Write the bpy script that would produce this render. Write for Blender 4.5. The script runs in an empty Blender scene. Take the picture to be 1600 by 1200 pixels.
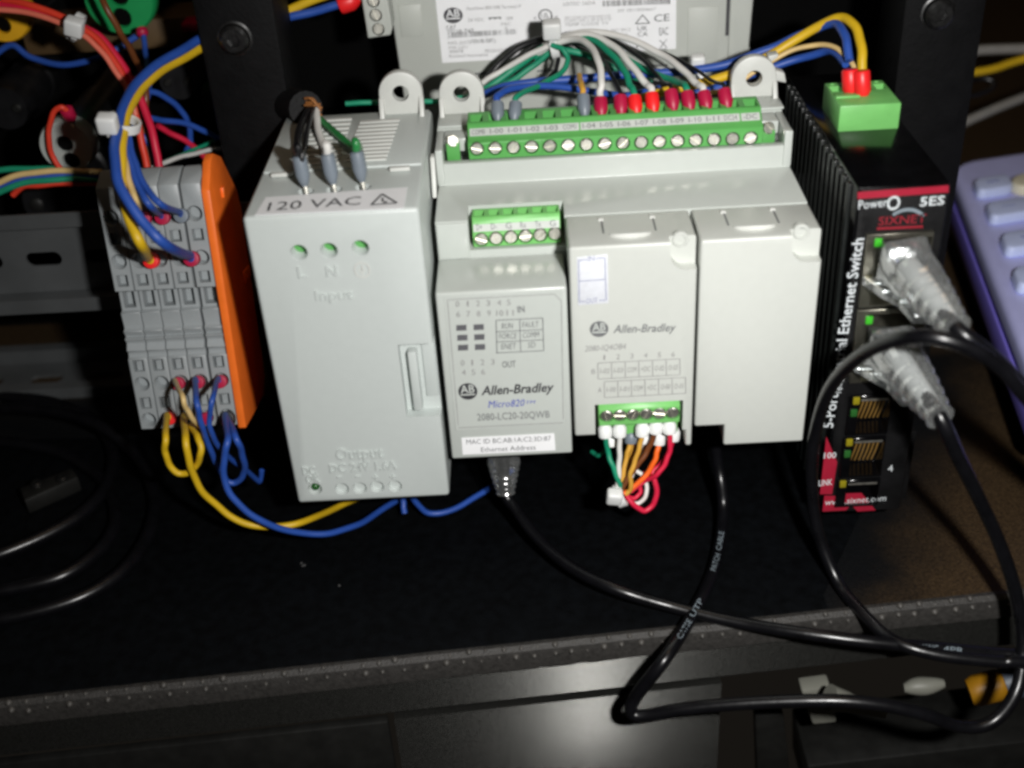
import bpy, bmesh, math, random
from mathutils import Vector, Matrix
random.seed(7)
sc = bpy.context.scene
COL = sc.collection

# ---------------------------------------------------------------- camera, world, light, exposure
FPX = 1850.0                                   # focal length in pixels of the 1600 px wide photograph
def _n(v): return v / v.length
_d = _n(Vector((190, 2850, FPX)))              # world down, seen in camera axes (right, down, forward)
_h = Vector((1, -0.052, 0)); _h.z = -(_d.x * _h.x + _d.y * _h.y) / _d.z; _h = _n(_h)
_v = _d.cross(_h)
if _v.z < 0: _v = -_v
RW = Matrix((_h, _v, -_d))                     # camera axes -> world
CAM = Vector((72.4, -273.5, 215.2))            # millimetres
cam_data = bpy.data.cameras.new('camera'); cam = bpy.data.objects.new('camera', cam_data); COL.objects.link(cam)
cam_data.sensor_width = 36.0; cam_data.lens = FPX / 1600 * 36
cam_data.clip_start = 0.01; cam_data.clip_end = 20
_r, _u, _b = RW @ Vector((1, 0, 0)), RW @ Vector((0, -1, 0)), RW @ Vector((0, 0, -1))
cam.matrix_world = Matrix(((_r.x, _u.x, _b.x, CAM.x * .001), (_r.y, _u.y, _b.y, CAM.y * .001), (_r.z, _u.z, _b.z, CAM.z * .001), (0, 0, 0, 1)))
cam_data.dof.use_dof = True; cam_data.dof.focus_distance = 0.345; cam_data.dof.aperture_fstop = 9.0
sc.camera = cam
w = bpy.data.worlds.new('World'); sc.world = w; w.use_nodes = True
bg = w.node_tree.nodes['Background']; bg.inputs[0].default_value = (1.0, .86, .7, 1); bg.inputs[1].default_value = 0.008
fl = bpy.data.lights.new('camera_flash', 'AREA'); fl.shape = 'RECTANGLE'; fl.size = .015; fl.size_y = .010
fl.energy = 0.75; fl.color = (1.0, .985, .96)
flo = bpy.data.objects.new('camera_flash', fl); COL.objects.link(flo)
fp = CAM + _r * 60 + _u * 12
fl.spread = math.radians(126)
flo.matrix_world = cam.matrix_world.copy(); flo.location = fp * .001
rl_ = bpy.data.lights.new('room_lamp', 'AREA'); rl_.shape = 'DISK'; rl_.size = .5; rl_.energy = 0.7; rl_.color = (1.0, .72, .46)   # warm ceiling lamp of the room
rlo = bpy.data.objects.new('room_lamp', rl_); COL.objects.link(rlo); rlo.location = (.25, .05, 1.25)
sc.view_settings.view_transform = 'Standard'; sc.view_settings.look = 'None'
sc.view_settings.exposure = 0; sc.view_settings.gamma = 1
sc.cycles.use_denoising = True
sc.cycles.max_bounces = 8; sc.cycles.transmission_bounces = 8
sc.cycles.pixel_filter_type = 'BLACKMAN_HARRIS'; sc.cycles.filter_width = 3.0
sc.cycles.caustics_reflective = False; sc.cycles.caustics_refractive = False

def W(px, py, **k):
    """point of the place (mm) seen at a pixel of the photograph, on a known plane x=, y= or z="""
    a, val = next(iter(k.items())); i = 'xyz'.index(a)
    r = RW @ Vector(((px - 800) / FPX, (py - 600) / FPX, 1))
    return CAM + r * ((val - CAM[i]) / r[i])

# ---------------------------------------------------------------- materials
MATS = {}
def mat(name, col, rough=.45, metal=0, var=.06, nscale=180, bump=0, bscale=900, spec=.5, trans=0, coat=0, emit=None, aniso=0, var2=None, alpha=None, stretch=None, bdist=.0003):
    m = bpy.data.materials.new(name); m.use_nodes = True; nt = m.node_tree; N = nt.nodes; L = nt.links
    p = N['Principled BSDF']; tc = N.new('ShaderNodeTexCoord')
    src = tc.outputs['Object']
    if stretch:
        mp = N.new('ShaderNodeMapping'); mp.inputs['Scale'].default_value = stretch; L.new(src, mp.inputs[0]); src = mp.outputs[0]
    n1 = N.new('ShaderNodeTexNoise'); n1.inputs['Scale'].default_value = nscale; n1.inputs['Detail'].default_value = 5; L.new(src, n1.inputs[0])
    cr = N.new('ShaderNodeValToRGB'); e = cr.color_ramp.elements
    c2 = var2 or tuple(min(1, c * (1 + var)) for c in col); c1 = col if var2 else tuple(c * (1 - var) for c in col)
    e[0].position = .3; e[1].position = .7; e[0].color = (*c1, 1); e[1].color = (*c2, 1)
    L.new(n1.outputs['Fac'], cr.inputs[0]); L.new(cr.outputs[0], p.inputs['Base Color'])
    mr = N.new('ShaderNodeMapRange'); mr.inputs['To Min'].default_value = rough * .85; mr.inputs['To Max'].default_value = min(1, rough * 1.2)
    L.new(n1.outputs['Fac'], mr.inputs['Value']); L.new(mr.outputs[0], p.inputs['Roughness'])
    p.inputs['Metallic'].default_value = metal; p.inputs['Specular IOR Level'].default_value = spec
    p.inputs['Transmission Weight'].default_value = trans; p.inputs['Coat Weight'].default_value = coat; p.inputs['Coat Roughness'].default_value = .08
    if aniso:
        p.inputs['Anisotropic'].default_value = aniso
        tg = N.new('ShaderNodeCombineXYZ'); tg.inputs[2].default_value = 1.0; L.new(tg.outputs[0], p.inputs['Tangent'])
    if bump:
        n2 = N.new('ShaderNodeTexNoise'); n2.inputs['Scale'].default_value = bscale; n2.inputs['Detail'].default_value = 3; L.new(src, n2.inputs[0])
        b = N.new('ShaderNodeBump'); b.inputs['Strength'].default_value = bump; b.inputs['Distance'].default_value = bdist
        L.new(n2.outputs['Fac'], b.inputs['Height']); L.new(b.outputs[0], p.inputs['Normal'])
    if emit:
        p.inputs['Emission Color'].default_value = (*emit[0], 1); p.inputs['Emission Strength'].default_value = emit[1]
    MATS[name] = m; return m
mat('psu_plastic', (.55, .592, .575), .36, bump=.22, bscale=2600, var=.012, nscale=400)
mat('controller_plastic', (.52, .552, .522), .24, bump=.06, bscale=2200, var=.012, nscale=300)
mat('module_plastic', (.555, .575, .54), .34, bump=.15, bscale=2600, var=.012, nscale=400)
mat('panel_plastic', (.50, .52, .48), .45, bump=.15, bscale=1300, var=.04, nscale=50)
mat('ear_plastic', (.60, .61, .58), .40, bump=.08, var=.03)
mat('green_block', (.10, .37, .09), .35, var=.06, bump=.05)
mat('green_block_pale', (.17, .49, .135), .4, var=.08, bump=.08)
mat('strip_white', (.55, .58, .55), .5, var=.05)
mat('screw_metal', (.86, .84, .76), .42, 1, var=.1, nscale=900, bump=.2, bscale=2500)
mat('steel', (.33, .34, .36), .32, 1, var=.12, nscale=70, bump=.1, bscale=500)
mat('zinc', (.15, .158, .162), .4, .55, var=.15, nscale=45, bump=.15, bscale=400)
mat('tb_grey', (.31, .335, .345), .42, var=.05, bump=.1, bscale=1200)
mat('orange', (.90, .175, .02), .38, var=.06, bump=.08)
mat('ink', (.04, .04, .045), .5, var=.2)
mat('ink_grey', (.145, .15, .155), .5, var=.2)
mat('ink_soft', (.27, .265, .265), .5, var=.15)
mat('ink_pale_blue', (.26, .28, .42), .5)
mat('ink_blue', (.05, .07, .42), .5)
mat('led_window', (.12, .12, .13), .2)
mat('paper', (.90, .905, .92), .5, var=.02)
mat('paper_bright', (.70, .72, .77), .4, var=.05, nscale=700)
mat('clear_film', (.62, .64, .61), .18, var=.02)
mat('black_gloss', (.0025, .0025, .003), .16, bump=.05, var=.3)
mat('black_fin', (.007, .0085, .008), .32, var=.3)
mat('black_matte', (.004, .004, .0045), .55, spec=.25, var=.4, bump=.3, bscale=700)
mat('post_paint', (.0036, .0036, .004), .6, spec=.14, var=.2, bump=.4, bscale=900)
mat('void_black', (.0008, .0008, .0008), .9, var=.3, spec=.1)
mat('sheet_black', (.0014, .0018, .0024), .75, var=.5, nscale=300, bump=.6, bscale=1800, spec=.07)
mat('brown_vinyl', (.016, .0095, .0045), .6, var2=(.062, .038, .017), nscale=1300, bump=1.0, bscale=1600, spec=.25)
mat('wood', (.075, .042, .016), .6, var2=(.11, .065, .025), nscale=60, bump=.3, bscale=500, stretch=(.15, 1, 1))
mat('foam_edge', (.028, .026, .024), .6, var=.3, nscale=700, bump=.8, bscale=1400)
mat('brushed', (.04, .04, .037), .2, .7, var=.3, nscale=1500, spec=.5)
mat('dark_metal', (.012, .012, .011), .5, .3, var=.2)
mat('lcd_lavender', (.53, .55, .93), .4, var=.03)
mat('key_lavender', (.58, .66, .97), .42, var=.03)
mat('lavender_rim', (.22, .18, .70), .35, var=.05)
mat('key_cream', (.72, .68, .52), .45, var=.03)
mat('tie_white', (.72, .73, .72), .42, var=.04)
mat('clear_boot', (.66, .68, .68), .14, var=.1, bump=.7, bscale=170, spec=1.0, bdist=.0008)
mat('ferrule_grey', (.17, .20, .235), .4)
mat('ferrule_crimson', (.42, .008, .05), .42)
mat('ferrule_red', (.86, .018, .02), .4)
mat('ferrule_white', (.78, .79, .78), .42)
mat('ferrule_black', (.012, .012, .013), .4)
mat('wire_blue', (.020, .075, .36), .46, var=.08)
mat('wire_yellow', (.66, .42, .012), .46, var=.06)
mat('wire_amber', (.62, .33, .045), .46, var=.06)
mat('wire_beige', (.66, .47, .20), .4, var=.08)
mat('wire_green', (.008, .25, .135), .46, var=.08)
mat('wire_ground', (.02, .20, .05), .3, var=.08)
mat('wire_white', (.70, .69, .66), .46, var=.03)
mat('wire_black', (.007, .007, .008), .35, var=.2)
mat('wire_red', (.62, .012, .05), .46, var=.06)
mat('wire_scarlet', (.68, .045, .02), .46, var=.06)
mat('wire_salmon', (.75, .17, .11), .46, var=.06)
mat('wire_orange', (.85, .13, .01), .46, var=.06)
mat('wire_brown', (.16, .05, .015), .4, var=.1)
mat('cable_black', (.0035, .0035, .0045), .28, var=.3, bump=.5, bscale=130)
mat('cable_grey', (.26, .25, .23), .5, var=.06)
mat('print_white', (.62, .66, .68), .5)
mat('print_silver', (.20, .24, .27), .4)
mat('print_red', (.32, .01, .03), .45, var=.05)
mat('print_dim_red', (.22, .01, .02), .45)
mat('led_green', (.04, .32, .02), .25, emit=((.08, .9, .05), .16))
mat('led_dark_green', (.02, .10, .02), .25)
mat('led_yellow', (.24, .20, .01), .25)
mat('gold', (.42, .24, .06), .4, .4)
mat('port_shell', (.30, .29, .24), .38, 1, var=.2, nscale=300)
mat('button_yellow', (.80, .42, .015), .4)
mat('button_green', (.012, .30, .085), .4)
mat('button_white', (.40, .43, .41), .45)
mat('bakelite', (.007, .007, .008), .38, var=.3)
mat('copper_fray', (.35, .14, .04), .5, var=.3, nscale=1500)
mat('plug_yellow', (.32, .15, .006), .4)
mat('plug_blue', (.06, .075, .10), .45)
mat('stud_rubber', (.055, .051, .046), .5, var=.3)
mat('lint', (.05, .05, .05), .8)
mat('bolt_black', (.07, .07, .07), .3, .9, var=.3, nscale=600)
mat('off_white', (.20, .20, .17), .5)

# clear moulded plastic: mostly see-through, with glossy uneven skin
m = MATS['clear_boot']; nt = m.node_tree; p = nt.nodes['Principled BSDF']; tr = nt.nodes.new('ShaderNodeBsdfTransparent'); tr.inputs[0].default_value = (.93, .95, .95, 1)
mx = nt.nodes.new('ShaderNodeMixShader'); lw = nt.nodes.new('ShaderNodeLayerWeight'); lw.inputs[0].default_value = .35
mr = nt.nodes.new('ShaderNodeMapRange'); mr.inputs['To Min'].default_value = .05; mr.inputs['To Max'].default_value = .26; nt.links.new(lw.outputs['Facing'], mr.inputs['Value'])
gl = nt.nodes.new('ShaderNodeBsdfGlossy'); gl.inputs['Roughness'].default_value = .21; gl.inputs['Color'].default_value = (1, 1, 1, 1); bmp = [n for n in nt.nodes if n.bl_idname == 'ShaderNodeBump'][0]; nt.links.new(bmp.outputs[0], gl.inputs['Normal'])
m2_ = nt.nodes.new('ShaderNodeMixShader'); m2_.inputs[0].default_value = .34; nt.links.new(tr.outputs[0], m2_.inputs[1]); nt.links.new(gl.outputs[0], m2_.inputs[2])
nt.links.new(mr.outputs[0], mx.inputs[0]); nt.links.new(m2_.outputs[0], mx.inputs[1]); nt.links.new(p.outputs[0], mx.inputs[2]); nt.links.new(mx.outputs[0], nt.nodes['Material Output'].inputs['Surface'])
# ---------------------------------------------------------------- geometry helpers (millimetres)
class G:
    def __init__(s): s.v = []; s.f = []
    def add(s, vs, fs):
        o = len(s.v); s.v += [Vector(p) for p in vs]; s.f += [tuple(i + o for i in q) for q in fs]; return s
    def box(s, x0, x1, y0, y1, z0, z1):
        return s.add([(x0, y0, z0), (x1, y0, z0), (x1, y1, z0), (x0, y1, z0), (x0, y0, z1), (x1, y0, z1), (x1, y1, z1), (x0, y1, z1)],
                     [(0, 3, 2, 1), (4, 5, 6, 7), (0, 1, 5, 4), (1, 2, 6, 5), (2, 3, 7, 6), (3, 0, 4, 7)])
    def prism(s, poly, axis, a, b):
        def P(u, v, t): return {'x': (t, u, v), 'y': (u, t, v), 'z': (u, v, t)}[axis]
        n = len(poly)
        return s.add([P(u, v, a) for u, v in poly] + [P(u, v, b) for u, v in poly],
                     [tuple(range(n))[::-1], tuple(range(n, 2 * n))] + [(i, (i + 1) % n, n + (i + 1) % n, n + i) for i in range(n)])
    def slab(s, pts, off):
        """closed plate: polygon of points and its copy moved by off"""
        n = len(pts); off = Vector(off)
        return s.add([Vector(p) for p in pts] + [Vector(p) + off for p in pts],
                     [tuple(range(n)), tuple(range(n, 2 * n))[::-1]] + [(i, n + i, n + (i + 1) % n, (i + 1) % n) for i in range(n)])
    def quad(s, *p): return s.add(p, [tuple(range(len(p)))])
    def lathe(s, p0, p1, prof, n=18):
        """prof: (fraction along p0-p1, radius)"""
        p0 = Vector(p0); p1 = Vector(p1); d = p1 - p0; t = _n(d)
        a = t.cross(Vector((0, 0, 1)) if abs(t.z) < .9 else Vector((1, 0, 0))); a = _n(a); b = t.cross(a)
        vs = []; fs = []
        for (k, r) in prof:
            for i in range(n):
                q = 2 * math.pi * i / n; vs.append(p0 + d * k + (a * math.cos(q) + b * math.sin(q)) * r)
        for j in range(len(prof) - 1):
            for i in range(n):
                fs.append((j * n + i, j * n + (i + 1) % n, (j + 1) * n + (i + 1) % n, (j + 1) * n + i))
        fs.append(tuple(range(n))[::-1]); fs.append(tuple(range((len(prof) - 1) * n, len(prof) * n)))
        return s.add(vs, fs)
    def cyl(s, p0, p1, r, n=18): return s.lathe(p0, p1, [(0, r), (1, r)], n)
    def tube(s, pts, r, n=10, sub=7):
        P = [Vector(p) for p in pts]; C = []
        Q = [P[0] * 2 - P[1]] + P + [P[-1] * 2 - P[-2]]
        for i in range(1, len(Q) - 2):
            for k in range(sub):
                t = k / sub; a, b, c, d = Q[i - 1:i + 3]
                C.append(.5 * ((2 * b) + (c - a) * t + (2 * a - 5 * b + 4 * c - d) * t * t + (3 * b - a - 3 * c + d) * t ** 3))
        C.append(P[-1]); ph = len(C) * 1.7 + P[0].x
        if r if callable(r) else r < 1.7: C = [c + Vector((math.sin(i * .9 + ph), math.sin(i * .73 + ph * 2), math.sin(i * .61 + ph * 3))) * (.09 * min(1, i / 4, (len(C) - 1 - i) / 4)) for i, c in enumerate(C)]
        s.path = C
        up = None; vs = []; fs = []
        for i, c in enumerate(C):
            t = _n(C[min(i + 1, len(C) - 1)] - C[max(i - 1, 0)])
            if up is None: up = _n(t.cross(Vector((.3, .2, 1)) if abs(t.z) < .9 else Vector((1, 0, 0))))
            up = _n(up - t * up.dot(t)); b = t.cross(up); rr = r(i / (len(C) - 1)) if callable(r) else r
            for k in range(n):
                q = 2 * math.pi * k / n; vs.append(c + (up * math.cos(q) + b * math.sin(q)) * rr)
        for j in range(len(C) - 1):
            for i in range(n): fs.append((j * n + i, j * n + (i + 1) % n, (j + 1) * n + (i + 1) % n, (j + 1) * n + i))
        fs.append(tuple(range(n))[::-1]); fs.append(tuple(range((len(C) - 1) * n, len(C) * n)))
        return s.add(vs, fs)
    def xf(s, fn): s.v = [Vector(fn(p)) for p in s.v]; return s

WL = {}                                         # world origin (mm) of every object's parent frame
def raw_mesh(name, g, bevel=0, seg=2, off=Vector((0, 0, 0)), ang=32, fix=True):
    me = bpy.data.meshes.new(name); me.from_pydata([tuple((p - off) * .001) for p in g.v], [], g.f)
    bm = bmesh.new(); bm.from_mesh(me)
    if fix: bmesh.ops.recalc_face_normals(bm, faces=bm.faces)
    if bevel:
        ed = [e for e in bm.edges if len(e.link_faces) == 2 and e.calc_face_angle(0) > math.radians(ang)]
        bmesh.ops.bevel(bm, geom=ed, offset=bevel * .001, segments=seg, profile=.5, affect='EDGES', clamp_overlap=True)
    bm.to_mesh(me); bm.free()
    return me
def finish(me, m, smooth=True):
    me.materials.clear(); me.materials.append(MATS[m] if isinstance(m, str) else m)
    if smooth:
        for p in me.polygons: p.use_smooth = True
        me.set_sharp_from_angle(angle=math.radians(38))
def tag(o, label=None, cat=None, group=None, kind=None):
    if label: o['label'] = label
    if cat: o['category'] = cat
    if group: o['group'] = group
    if kind: o['kind'] = kind
    return o
def thing(name, base, label, cat, group=None):
    o = bpy.data.objects.new(name, None); COL.objects.link(o); o.empty_display_size = .005
    o.location = Vector(base) * .001; WL[o.name] = Vector(base); return tag(o, label, cat, group)
def build(name, g, m, parent=None, bevel=0, seg=2, smooth=True, cutter=None, ang=32, cut_bevel=0):
    if parent is not None: off = WL[parent.name]
    else:
        xs = [p.x for p in g.v]; ys = [p.y for p in g.v]; zs = [p.z for p in g.v]
        off = Vector(((min(xs) + max(xs)) / 2, (min(ys) + max(ys)) / 2, min(zs)))
    me = raw_mesh(name, g, bevel, seg, off, ang)
    if cutter: me = cut(me, raw_mesh('cutter', cutter, cut_bevel, 2, off))
    finish(me, m, smooth)
    o = bpy.data.objects.new(name, me); COL.objects.link(o); WL[o.name] = off
    if parent is not None: o.parent = parent
    else: o.location = off * .001
    return o
def cut(me, cme):
    a = bpy.data.objects.new('tmp_a', me); b = bpy.data.objects.new('tmp_b', cme); COL.objects.link(a); COL.objects.link(b)
    md = a.modifiers.new('b', 'BOOLEAN'); md.operation = 'DIFFERENCE'; md.solver = 'EXACT'; md.use_self = True; md.object = b
    bpy.context.view_layer.update()
    r = bpy.data.meshes.new_from_object(a.evaluated_get(bpy.context.evaluated_depsgraph_get())); r.name = me.name
    nm = me.name
    for o in (a, b):
        d = o.data; bpy.data.objects.remove(o); bpy.data.meshes.remove(d)
    r.name = nm; return r
def struct(name, g, m, **k): return tag(build(name, g, m, **k), kind='structure')
def inst(me, name, loc, parent, rot=None):
    """one more object sharing the mesh me (built round its own origin), at world point loc under parent"""
    o = bpy.data.objects.new(name, me); COL.objects.link(o); o.parent = parent
    o.location = (Vector(loc) - WL[parent.name]) * .001
    if rot is not None: o.rotation_euler = rot
    WL[o.name] = Vector(loc); return o
def proto(name, g, m, bevel=0, seg=2):
    me = raw_mesh(name, g, bevel, seg); finish(me, m); return me

# ---- lettering: glyph outlines laid flat on a plane, baseline from A to B
_T = {}
def glyphs(s, shear=0, bold=0):
    k = (s, shear, bold)
    if k not in _T:
        c = bpy.data.curves.new('t', 'FONT'); c.body = s; c.size = 1; c.shear = shear; c.offset = bold; c.resolution_u = 2
        o = bpy.data.objects.new('t', c); COL.objects.link(o); bpy.context.view_layer.update()
        me = bpy.data.meshes.new_from_object(o.evaluated_get(bpy.context.evaluated_depsgraph_get()))
        vs = [(v.co.x, v.co.y) for v in me.vertices]; fs = [tuple(p.vertices) for p in me.polygons]
        bpy.data.objects.remove(o); bpy.data.curves.remove(c); bpy.data.meshes.remove(me)
        _T[k] = (vs, fs)
    return _T[k]
def letter(g, s, A, B, h, n, eps=.12, shear=0, bold=0):
    """write s into g from A to B (mm), capital height h (mm), on the plane of normal n"""
    vs, fs = glyphs(s, shear, bold); A = Vector(A); B = Vector(B); n = Vector(n)
    x0 = min(v[0] for v in vs); x1 = max(v[0] for v in vs)
    d = B - A; up = _n(n.cross(d)) * (h / .70)
    g.add([A + d * ((x - x0) / (x1 - x0)) + up * y + n * eps for x, y in vs], fs)
FN = (0, -1, 0)
def pxt(g, s, a, b, hpx, Y, eps=.12, shear=0, bold=0):
    """lettering on a front plane y=Y: baseline pixels a, b; capital height in photograph pixels"""
    A = W(*a, y=Y); B = W(*b, y=Y); h = (W(a[0], a[1] - hpx, y=Y) - A).z
    letter(g, s, A, B, h, FN, eps, shear, bold)
def rect_px(g, x0, y0, x1, y1, Y, eps=.1, slope=-.045):
    dx = (x1 - x0) * slope
    g.quad(*[W(x, y, y=Y) + Vector((0, -eps, 0)) for x, y in ((x0, y1), (x1, y1 + dx), (x1, y0 + dx), (x0, y0))])
def line_px(g, a, b, wpx, Y, eps=.14):
    A = W(*a, y=Y); B = W(*b, y=Y); d = _n(B - A); s = Vector((-d.z, 0, d.x)) * (wpx / 5.2 / 2); e = Vector((0, -eps, 0))
    g.quad(A - s + e, B - s + e, B + s + e, A + s + e)
def flat(name, g, m, parent): return build(name, g, m, parent, smooth=False)
def ellipse(c, rx, rz, n=28): return [(c.x + rx * math.cos(2 * math.pi * i / n), c.z + rz * math.sin(2 * math.pi * i / n)) for i in range(n)]
def disc_px(g, px, py, rpx, Y, eps, rpy=None, n=28):
    c = W(px, py, y=Y); r = (W(px + rpx, py, y=Y) - c).x; rz = (W(px, py - (rpy or rpx), y=Y) - c).z
    g.quad(*[Vector((x, Y - eps, z)) for x, z in ellipse(c, r, rz, n)])
def ring_px(g, px, py, rpx, wpx, Y, eps, rpy=None, a0=0, a1=360, n=32):
    c = W(px, py, y=Y); r = (W(px + rpx, py, y=Y) - c).x; rz = (W(px, py - (rpy or rpx), y=Y) - c).z; k = 1 - wpx / rpx
    for i in range(n):
        q = [math.radians(a0 + (a1 - a0) * (i + j) / n) for j in (0, 1)]
        p = [Vector((c.x + r * s * math.cos(t), Y - eps, c.z + rz * s * math.sin(t))) for t, s in ((q[0], 1), (q[1], 1), (q[1], k), (q[0], k))]
        g.quad(*p)

# ================================================================ the setting
FZ = -30.0
def edge_y(x): return -37.2 + .0827 * x
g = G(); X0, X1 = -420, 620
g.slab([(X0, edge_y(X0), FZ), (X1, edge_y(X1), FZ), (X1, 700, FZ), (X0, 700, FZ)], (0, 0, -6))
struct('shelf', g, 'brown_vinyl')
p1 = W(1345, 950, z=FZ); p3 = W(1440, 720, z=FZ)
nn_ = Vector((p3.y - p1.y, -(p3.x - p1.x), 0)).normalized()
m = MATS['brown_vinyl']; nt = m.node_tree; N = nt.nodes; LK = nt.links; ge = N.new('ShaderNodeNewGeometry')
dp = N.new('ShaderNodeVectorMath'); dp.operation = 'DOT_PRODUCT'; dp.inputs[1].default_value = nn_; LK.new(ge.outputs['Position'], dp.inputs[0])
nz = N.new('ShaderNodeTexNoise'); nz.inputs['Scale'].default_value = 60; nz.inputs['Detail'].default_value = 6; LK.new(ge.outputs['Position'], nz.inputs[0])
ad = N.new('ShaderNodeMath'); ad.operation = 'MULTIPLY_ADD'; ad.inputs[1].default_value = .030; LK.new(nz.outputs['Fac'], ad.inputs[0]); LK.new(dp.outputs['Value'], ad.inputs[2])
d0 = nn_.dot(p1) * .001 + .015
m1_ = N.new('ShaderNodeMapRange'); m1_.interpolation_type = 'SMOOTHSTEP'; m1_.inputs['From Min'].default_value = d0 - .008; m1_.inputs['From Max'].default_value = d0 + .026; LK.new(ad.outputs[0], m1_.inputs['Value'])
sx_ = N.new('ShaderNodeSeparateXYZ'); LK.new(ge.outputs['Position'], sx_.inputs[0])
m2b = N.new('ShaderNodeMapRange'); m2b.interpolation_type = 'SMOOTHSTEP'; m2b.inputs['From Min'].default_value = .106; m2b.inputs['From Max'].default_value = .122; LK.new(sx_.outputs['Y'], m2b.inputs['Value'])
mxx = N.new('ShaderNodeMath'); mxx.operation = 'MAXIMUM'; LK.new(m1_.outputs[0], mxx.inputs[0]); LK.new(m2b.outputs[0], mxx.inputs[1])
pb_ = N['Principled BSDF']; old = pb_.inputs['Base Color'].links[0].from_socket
mc_ = N.new('ShaderNodeMix'); mc_.data_type = 'RGBA'; mc_.inputs['A'].default_value = (.0018, .0022, .0028, 1); LK.new(mxx.outputs[0], mc_.inputs['Factor']); LK.new(old, mc_.inputs['B']); LK.new(mc_.outputs['Result'], pb_.inputs['Base Color'])  # base colour goes from near-black to brown over a soft, noisy edge
g = G(); p1 = p1 - nn_ * 11; p3 = p3 - nn_ * 11; p2 = (p1 + p3) / 2
g.slab([(X0, edge_y(X0) + .3, FZ + .3), (p1.x, edge_y(p1.x) + .3, FZ + .3), (p1.x, p1.y, FZ + .3), (p2.x, p2.y, FZ + .3), (p3.x, p3.y, FZ + .3), (p3.x - 4, 66, FZ + .3), (X0, 100, FZ + .3)], (0, 0, .9))
mo = build('black_sheet', g, 'sheet_black', bevel=.3); tag(mo, 'thin black sheet covering the front of the brown shelf', 'mat')  # thin near-black sheet over the near-black part of the shelf
# crumbs of lint on the sheet are too small to be things of their own
g = G()
for px, py in ((471, 880), (473, 884), (530, 915), (476, 883)):
    c = W(px, py, z=FZ + 1.5); g.lathe(c - Vector((0, 0, .4)), c + Vector((0, 0, .4)), [(0, .2), (.5, .45), (1, .15)], 6)
tag(build('lint', g, 'lint'), 'pale specks of lint on the black sheet', 'lint', kind='stuff')
# foam edging along the front of the shelf
def along(poly, x0, x1, n=26, wob=0):
    """sweep a cross-section (distance in front of the edge, height) along the shelf's front edge"""
    g = G(); t = _n(Vector((1, .0827, 0))); o = Vector((.0827, -1, 0)).normalized(); m = len(poly); vs = []; fs = []
    for i in range(n + 1):
        x = x0 + (x1 - x0) * i / n; c = Vector((x, edge_y(x), 0)); wz = wob * random.uniform(-1, 1)
        for u, z in poly: vs.append(c + o * u + Vector((0, 0, z + wz * (1 if z < FZ - 4 else .4))))
    for i in range(n):
        for k in range(m): fs.append((i * m + k, i * m + (k + 1) % m, (i + 1) * m + (k + 1) % m, (i + 1) * m + k))
    fs.append(tuple(range(m))[::-1]); fs.append(tuple(range(n * m, (n + 1) * m)))
    return g.add(vs, fs)
ed = thing('edge_strip', (100, edge_y(100) - 3, FZ - 8), 'dark grey foam edging with studs along the front of the shelf', 'edging')
build('strip', along([(.1, FZ + 1.6), (1.6, FZ + 1.9), (3.0, FZ + .9), (3.5, FZ - 1.5), (3.4, FZ - 5.8), (.1, FZ - 6.2)], -180, 330, 170, .18), 'foam_edge', ed)
g = G(); o = Vector((.0827, -1, 0)).normalized()
for row, (u, z, ph) in enumerate(((2.2, FZ + 1.55, 0), (3.35, FZ - .6, 2.6))):
    x = -150 + ph
    while x < 300:
        c = Vector((x, edge_y(x), z + random.uniform(-.5, .4))) + o * u; r = random.uniform(.45, 1.15)
        if random.random() > .2: g.lathe(c - o * .3, c + o * (r * .8), [(0, r), (.6, r * .8), (1, r * .2)], 8); x += 5.3 + random.uniform(-.9, .9)
tag(build('stud', g, 'stud_rubber', ed), kind='stuff')
# two metal rails under it
for nm, lab, z0, z1, u, mt in (('metal_rail', 'brushed metal rail right under the foam edging', FZ - 20.5, FZ - 6.6, .6, 'brushed'),
                               ('front_rail', 'brushed metal rail below the dark gap at the bottom centre', FZ - 72, FZ - 24.0, .2, 'brushed')):
    x1 = 330 if nm == 'metal_rail' else 122
    x0 = -180 if nm == 'metal_rail' else 25
    poly = [(u - 3, z0)]; nr = int((z1 - z0) / .42)             # fine horizontal brushing as real ridges
    for i in range(nr):
        for k in range(6):
            a_ = math.pi * (k + .5) / 6; poly.append((u + .16 * math.sin(a_), z0 + (z1 - z0) * (i + .5 - .5 * math.cos(a_)) / nr))
    poly.append((u - 3, z1))
    tag(build(nm, along(poly, x0, x1, 4), mt), lab, 'rail')
g = along([(.1, FZ - 72), (.1, FZ - 25), (-3, FZ - 25), (-3, FZ - 72)], -180, 23, 4)
tag(build('front_rail', g, 'dark_metal', bevel=.5), 'blackish metal rail at the bottom left below the brushed one', 'rail')
# black panel at the back, seen from behind; nothing shows of it but its blackness
g = G(); g.box(-340, 212, 172, 176, FZ, 330); struct('wall', g, 'void_black')
g = G(); g.slab([(-420, 700, -60), (720, 700, -60), (720, 700, 500), (-420, 700, 500)], (0, 8, 0)); struct('wall_back', g, 'void_black')

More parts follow.
